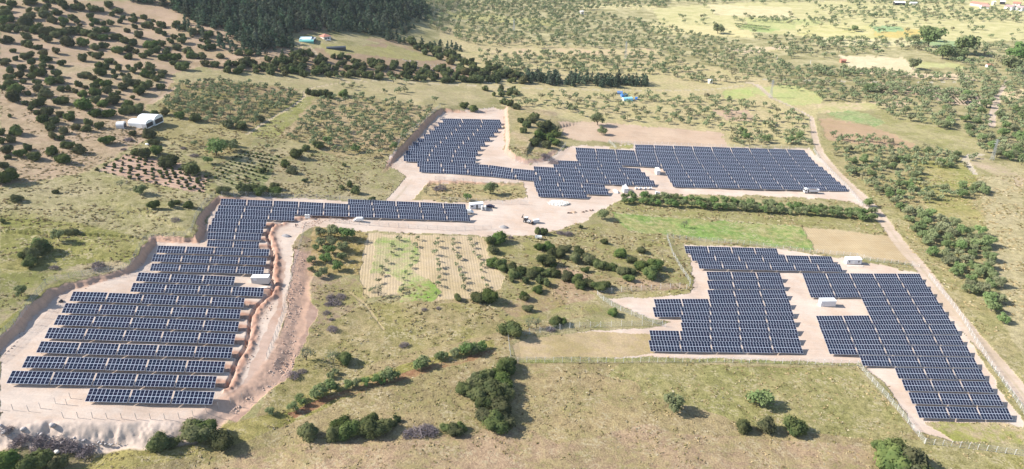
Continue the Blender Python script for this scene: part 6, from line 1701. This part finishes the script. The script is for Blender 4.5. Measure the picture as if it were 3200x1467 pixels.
# distant houses
def house(label, p0, p1, depth, h, rh, wall, roof, win=True, name='village_house'):
    a, b, d, y, L, z0 = frame_from(p0, p1)
    e = thing(name, label, 'house', Vector((a.x, a.y, z0)), math.atan2(d.y, d.x))
    m = MB(); m.box(0, L, 0, depth, -1, h); m.prism([(0, h), (depth, h), (depth / 2, h + rh * .96)], 0, L, axis='x'); m.obj('walls', wall, e)
    m = MB(); m.prism([(-.6, h - .1), (depth / 2, h + rh), (depth + .6, h - .1), (depth + .6, h + .15), (depth / 2, h + rh + .3), (-.6, h + .15)], -.5, L + .5, axis='x'); m.obj('roof', roof, e)
    for i in range(max(int(L / 4), 1)):
        m = MB(); m.box(1.2 + i * 4, 2.3 + i * 4, -.05, 0, 1.0, 2.2); m.obj('window', M_GLASS, e)
    return e
house('long red roofed house at the left of the distant village', (3030, 17), (3078, 24), 9, 3.6, 2.2, M_WALL, M_TILE)
house('pink roofed house in front of the long village house', (3066, 28), (3090, 29), 10, 3.6, 2.4, M_WHITE, plain('pink_tile', (.5, .3, .25), .8, var=.2))
house('narrow cream house in the middle of the distant village', (3103, 18), (3110, 18), 6, 5.5, 1.0, plain('cream_wall', (.75, .7, .5), .8), M_PALE)
house('dark fronted shed with pale roof in the distant village', (3124, 14), (3140, 15), 9, 4, 1.2, M_DARK, M_LGREY)
house('white gabled house in the right of the distant village', (3136, 30), (3160, 33), 10, 4.5, 2.4, M_WHITE, plain('brown_tile', (.34, .24, .22), .8, var=.2))
house('white house with wall at the right edge of the village', (3172, 33), (3192, 36), 10, 4.5, 2.2, M_WHITE, plain('grey_brown_tile', (.36, .28, .26), .8, var=.2))
house('low red roof behind the white village houses', (3164, 17), (3186, 19), 9, 3.2, 1.8, M_WALL, M_TILE)
house('long white shed with dark front far up the valley', (2796, 17), (2828, 18), 12, 4, 1.6, M_DARK, M_ROOFW, name='farm_shed')
house('flat pale shed right of the long white shed', (2845, 16), (2866, 17), 8, 3, 1.0, M_WALL, M_ROOFW, name='farm_shed')
house('small pale hut among the valley orchards', (1816, 46), (1824, 46), 5, 4, 1.0, M_WALL, M_PALE, name='field_hut')
house('tiny orange roofed hut by the vine rows', (3086, 212), (3100, 212), 4, 2.4, 1.0, M_WALL, M_TILE, name='field_hut')
house('tiny red hut hidden in the valley orchard', (2628, 197), (2643, 197), 4, 2.4, 1.0, M_TILE, M_TILE, name='field_hut')
house('white hut beside the valley road', (2216, 262), (2226, 262), 4, 2.6, .8, M_WHITE, M_ROOFW, name='field_hut')

# ------------------------------------------------------------------ pylons and poles
def pylon(label, px, top_px, arms=2):
    p = G1(*px)
    s = mpp(p)
    H = abs(px[1] - top_px) * s * 1.05
    e = thing('lattice_pylon', label, 'pylon', p, .5)
    m = MB()
    w0, w1 = H * .075, H * .018
    lv = 9
    cs = []
    for i in range(lv + 1):
        t = i / lv
        w_ = w0 + (w1 - w0) * t ** .8
        cs.append([Vector((sx * w_, sy * w_, H * t)) for sx, sy in ((-1, -1), (1, -1), (1, 1), (-1, 1))])
    for k in range(4): m.tube([c[k] for c in cs], .07, 4)
    for i in range(lv):
        for k in range(4):
            m.tube([cs[i][k], cs[i + 1][(k + 1) % 4]], .045, 3); m.tube([cs[i][(k + 1) % 4], cs[i + 1][k]], .045, 3)
    m.obj('mast', M_STEEL, e)
    for z, l in ((.78, .14), (.9, .12), (.98, .09))[:arms + 1]:
        m = MB(); m.tube([(0, -H * l, H * z), (0, H * l, H * z)], .07, 4); m.tube([(0, -H * l, H * z), (0, 0, H * (z + .03))], .04, 3); m.tube([(0, H * l, H * z), (0, 0, H * (z + .03))], .04, 3)
        cr = m.obj('crossarm', M_STEEL, e)
    return e
pylon('lattice pylon among trees at the right edge', (3100, 500), 438)
pylon('lattice pylon where the valley road meets the track', (2408, 306), 253)
pylon('slender lattice pylon in the valley orchards', (1954, 190), 135)
pylon('faint slender pylon far left in the valley orchards', (1606, 97), 62)
def pole(label, px, top):
    p = G1(*px); H = (px[1] - top) * mpp(p)
    e = thing('utility_pole', label, 'utility pole', p)
    m = MB(); m.tube([(0, 0, -.3), (0, 0, H)], [.22, .14], 8); m.obj('shaft', M_CONC, e)
    m = MB(); m.box(-1, 1, -.07, .07, H - .5, H - .36); m.obj('crossarm', M_STEEL, e)
pole('concrete pole in the orchards, rightmost of three', (2636, 232), 214)
pole('concrete pole in the orchards, middle of three', (2532, 202), 188)
pole('concrete pole in the orchards, leftmost of three', (2428, 187), 175)

# ------------------------------------------------------------------ stones, rubble, heaps
ROCKS = []
for i in range(5):
    bm = bmesh.new(); bmesh.ops.create_icosphere(bm, subdivisions=2, radius=.5)
    g = random.Random(i)
    cut = [Vector((g.gauss(0, 1), g.gauss(0, 1), g.gauss(0, 1))).normalized() for _ in range(7)]
    for v in bm.verts:
        for c in cut:
            k = v.co.dot(c) - .34
            if k > 0: v.co -= c * k
        v.co *= 1 + g.uniform(-.05, .05)
        v.co.z *= .75
    bm.verts.index_update()
    ROCKS.append((np.array([v.co[:] for v in bm.verts]), np.array([[v.index for v in f.verts] for f in bm.faces]), bm))
def rubble(name, label, poly, n, s0, s1, mat, seed):
    g = np.random.default_rng(seed)
    xs, ys = [p[0] for p in poly], [p[1] for p in poly]
    px, py = g.uniform(min(xs), max(xs), n * 4), g.uniform(min(ys), max(ys), n * 4)
    k = inpoly(px, py, poly)
    px, py = px[k][:n], py[k][:n]
    P = G(list(zip(px, py)))
    V, Fq, c = [], [], 0
    for i, p in enumerate(P):
        v, f, _ = ROCKS[i % 5]
        s = s0 + (s1 - s0) * g.random() ** 3
        a = g.random() * 6.28
        R = np.array([[math.cos(a), -math.sin(a), 0], [math.sin(a), math.cos(a), 0], [0, 0, 1]])
        V.append((v * s * (.7 + .6 * g.random(3))) @ R.T + p + np.array([0, 0, s * .12]))
        Fq.append(f + c); c += len(v)
    me = npmesh(name, np.concatenate(V), np.concatenate(Fq), mat)
    prop(link(name, me), label, 'rubble', kind='stuff')
rubble('slope_rubble', 'broken stone and clods down the bank right of the service road', D([(735, 625), (765, 640), (762, 740), (752, 850), (735, 930), (650, 1010), (590, 1060), (575, 1040), (640, 985), (695, 905), (715, 850), (722, 760)]), 1700, .1, .7, plain('clods', (.5, .37, .29), .9, var=.35), 1)
rubble('trench_spoil', 'loose earth clods thrown up beside the trench', D([(690, 580), (715, 600), (705, 650), (700, 700), (690, 760), (660, 830), (640, 900), (600, 970), (570, 1000), (600, 930), (640, 820), (675, 740), (680, 650)]), 700, .12, .6, plain('red_clods', (.42, .28, .21), .9, var=.25), 2)
rubble('yard_spoil', 'reddish clods along the edge below the thin array', D([(735, 570), (800, 545), (880, 545), (905, 560), (820, 562), (760, 575)]), 350, .12, .6, plain('red_earth', (.40, .25, .18), .9, var=.25), 3)
rubble('foot_stones', 'pale stones scattered at the foot of the white slope', D([(0, 1070), (90, 1085), (200, 1105), (330, 1115), (200, 1130), (60, 1110), (0, 1100)]), 150, .2, 1.1, M_ROCK, 4)
rubble('hill_stones', 'pale stones scattered in the stony ground above the straw meadow', D([(1010, 150), (1150, 170), (1260, 200), (1250, 215), (1120, 190), (1020, 170)]), 250, .4, 1.8, M_ROCK, 5)
rubble('bank_stones', 'clods along the foot of the cut bank', D([(130, 735), (330, 690), (392, 612), (400, 612), (338, 696), (150, 745), (60, 850), (0, 905), (0, 885), (50, 835)]), 260, .12, .7, plain('bank_clods', (.36, .27, .23), .9, var=.3), 6)
def stone(label, px, wpx, mat=M_ROCK, seed=1):
    P = G1(*px); s = wpx * mpp(P)
    v, f, _ = ROCKS[seed % 5]
    me = npmesh('boulder', v * s, f, mat)
    o = link('boulder', me, loc=P + Vector((0, 0, s * .2)))
    prop(o, label, 'boulder')
stone('big grey boulder in the bottom left corner', (30, 1432), 40, seed=2)
stone('grey boulder at the left edge above the brush', (17, 1355), 24, seed=3)
stone('white boulder lying on the grass by the purple brush', (178, 1415), 19, M_PALE, seed=1)
stone('grey boulder on the white slope near its left end', (166, 1333), 24, seed=4)
stone('pale boulder at the left foot of the white slope', (75, 1345), 20, M_ROCK, seed=0)
def pile(name, label, cat_, px, wpx, hfac, mat, n, s0, s1, seed):
    """a heap: one mesh of many fused stones over a mound"""
    P = G1(*px); R = wpx * mpp(P) / 2
    g = np.random.default_rng(seed)
    V, Fq, c = [], [], 0
    for i in range(n):
        r, a = R * math.sqrt(g.random()), g.random() * 6.28
        z = R * hfac * max(0, 1 - (r / R) ** 1.3)
        v, f, _ = ROCKS[i % 5]
        V.append(v * (s0 + (s1 - s0) * g.random()) + np.array([r * math.cos(a), r * math.sin(a) * .55, z])); Fq.append(f + c); c += len(v)
    nu = 20
    m_v = [(0, 0, R * hfac)] + [(R * k / 4 * math.cos(6.283 * i / nu), R * k / 4 * .6 * math.sin(6.283 * i / nu), R * hfac * (1 - (k / 4) ** 1.2) - (.1 if k == 4 else 0)) for k in range(1, 5) for i in range(nu)]
    m_f = [(0, 1 + i, 1 + (i + 1) % nu) for i in range(nu)]
    for k in range(3):
        for i in range(nu):
            p0, p1, p2, p3 = 1 + k * nu + i, 1 + (k + 1) * nu + i, 1 + (k + 1) * nu + (i + 1) % nu, 1 + k * nu + (i + 1) % nu
            m_f += [(p0, p1, p2), (p0, p2, p3)]
    V.append(np.array(m_v)); Fq.append(np.array(m_f) + c)
    me = npmesh(name, np.concatenate(V), np.concatenate(Fq), mat)
    prop(link(name, me, loc=P), label, cat_)
pile('stone_pile', 'spread heap of pale stones below the central array', 'stone pile', (1740, 636), 74, .12, M_PALE, 220, .4, 1.3, 3)
pile('gravel_heap', 'grey gravel cone at the lower edge of the yard', 'gravel heap', (1573, 711), 32, .5, M_GRAV, 60, .1, .3, 4)
pile('gravel_heap', 'grey gravel heap on the service road by the trench', 'gravel heap', (892, 738), 32, .4, M_GRAV, 60, .1, .3, 5)
pile('earth_heap', 'small tan earth heap with dark lumps at the yard edge', 'earth heap', (1792, 664), 22, .3, plain('tan_earth', (.55, .4, .28), .9), 40, .2, .6, 6)
lump('equipment_heap', 'small dark heap of equipment by the bank at far left', 'equipment', (193, 943), (1.5, 1.0, .9), M_DARK, 3)
lump('equipment_bag', 'dark bag on the bare ground beside the equipment heap', 'bag', (186, 945), (1.0, .7, .45), M_DARK, 6)
lump('puddle_mound', 'low heap of earth behind the container notch', 'earth heap', (2028, 537), (7, 2, .7), plain('dug_earth', (.45, .33, .26), .9, var=.3), 7)
for i, (x, y) in enumerate([(1776, 667), (1783, 667), (1822, 664), (1832, 661), (1845, 659), (1852, 658)]):
    o = lump('soil_clod', 'dark clod in the line along the yard edge', 'clod', (x, y), (1.6, .7, .6), M_RUST, 20 + i, 'clods along the yard edge')
# ------------------------------------------------------------------ air: thin even haze round the whole scene
m, n, o = new_mat('haze_air')
vp = N(n, 'ShaderNodeVolumePrincipled')
vp.inputs['Color'].default_value = (.86, .92, 1.0, 1)
vp.inputs['Density'].default_value = 0.00005
vp.inputs['Anisotropy'].default_value = .2
n.links.new(vp.outputs[0], o.inputs['Volume'])
zmin, zmax = float(GZ.min()) - 1, max(float(GZ.max()), 142) + 18
b = MB(); b.box(-5300, 5300, -60, 5300, zmin, zmax)
hz = b.obj('haze', m)
prop(hz, 'thin pale haze over the valley', 'haze', kind='stuff')
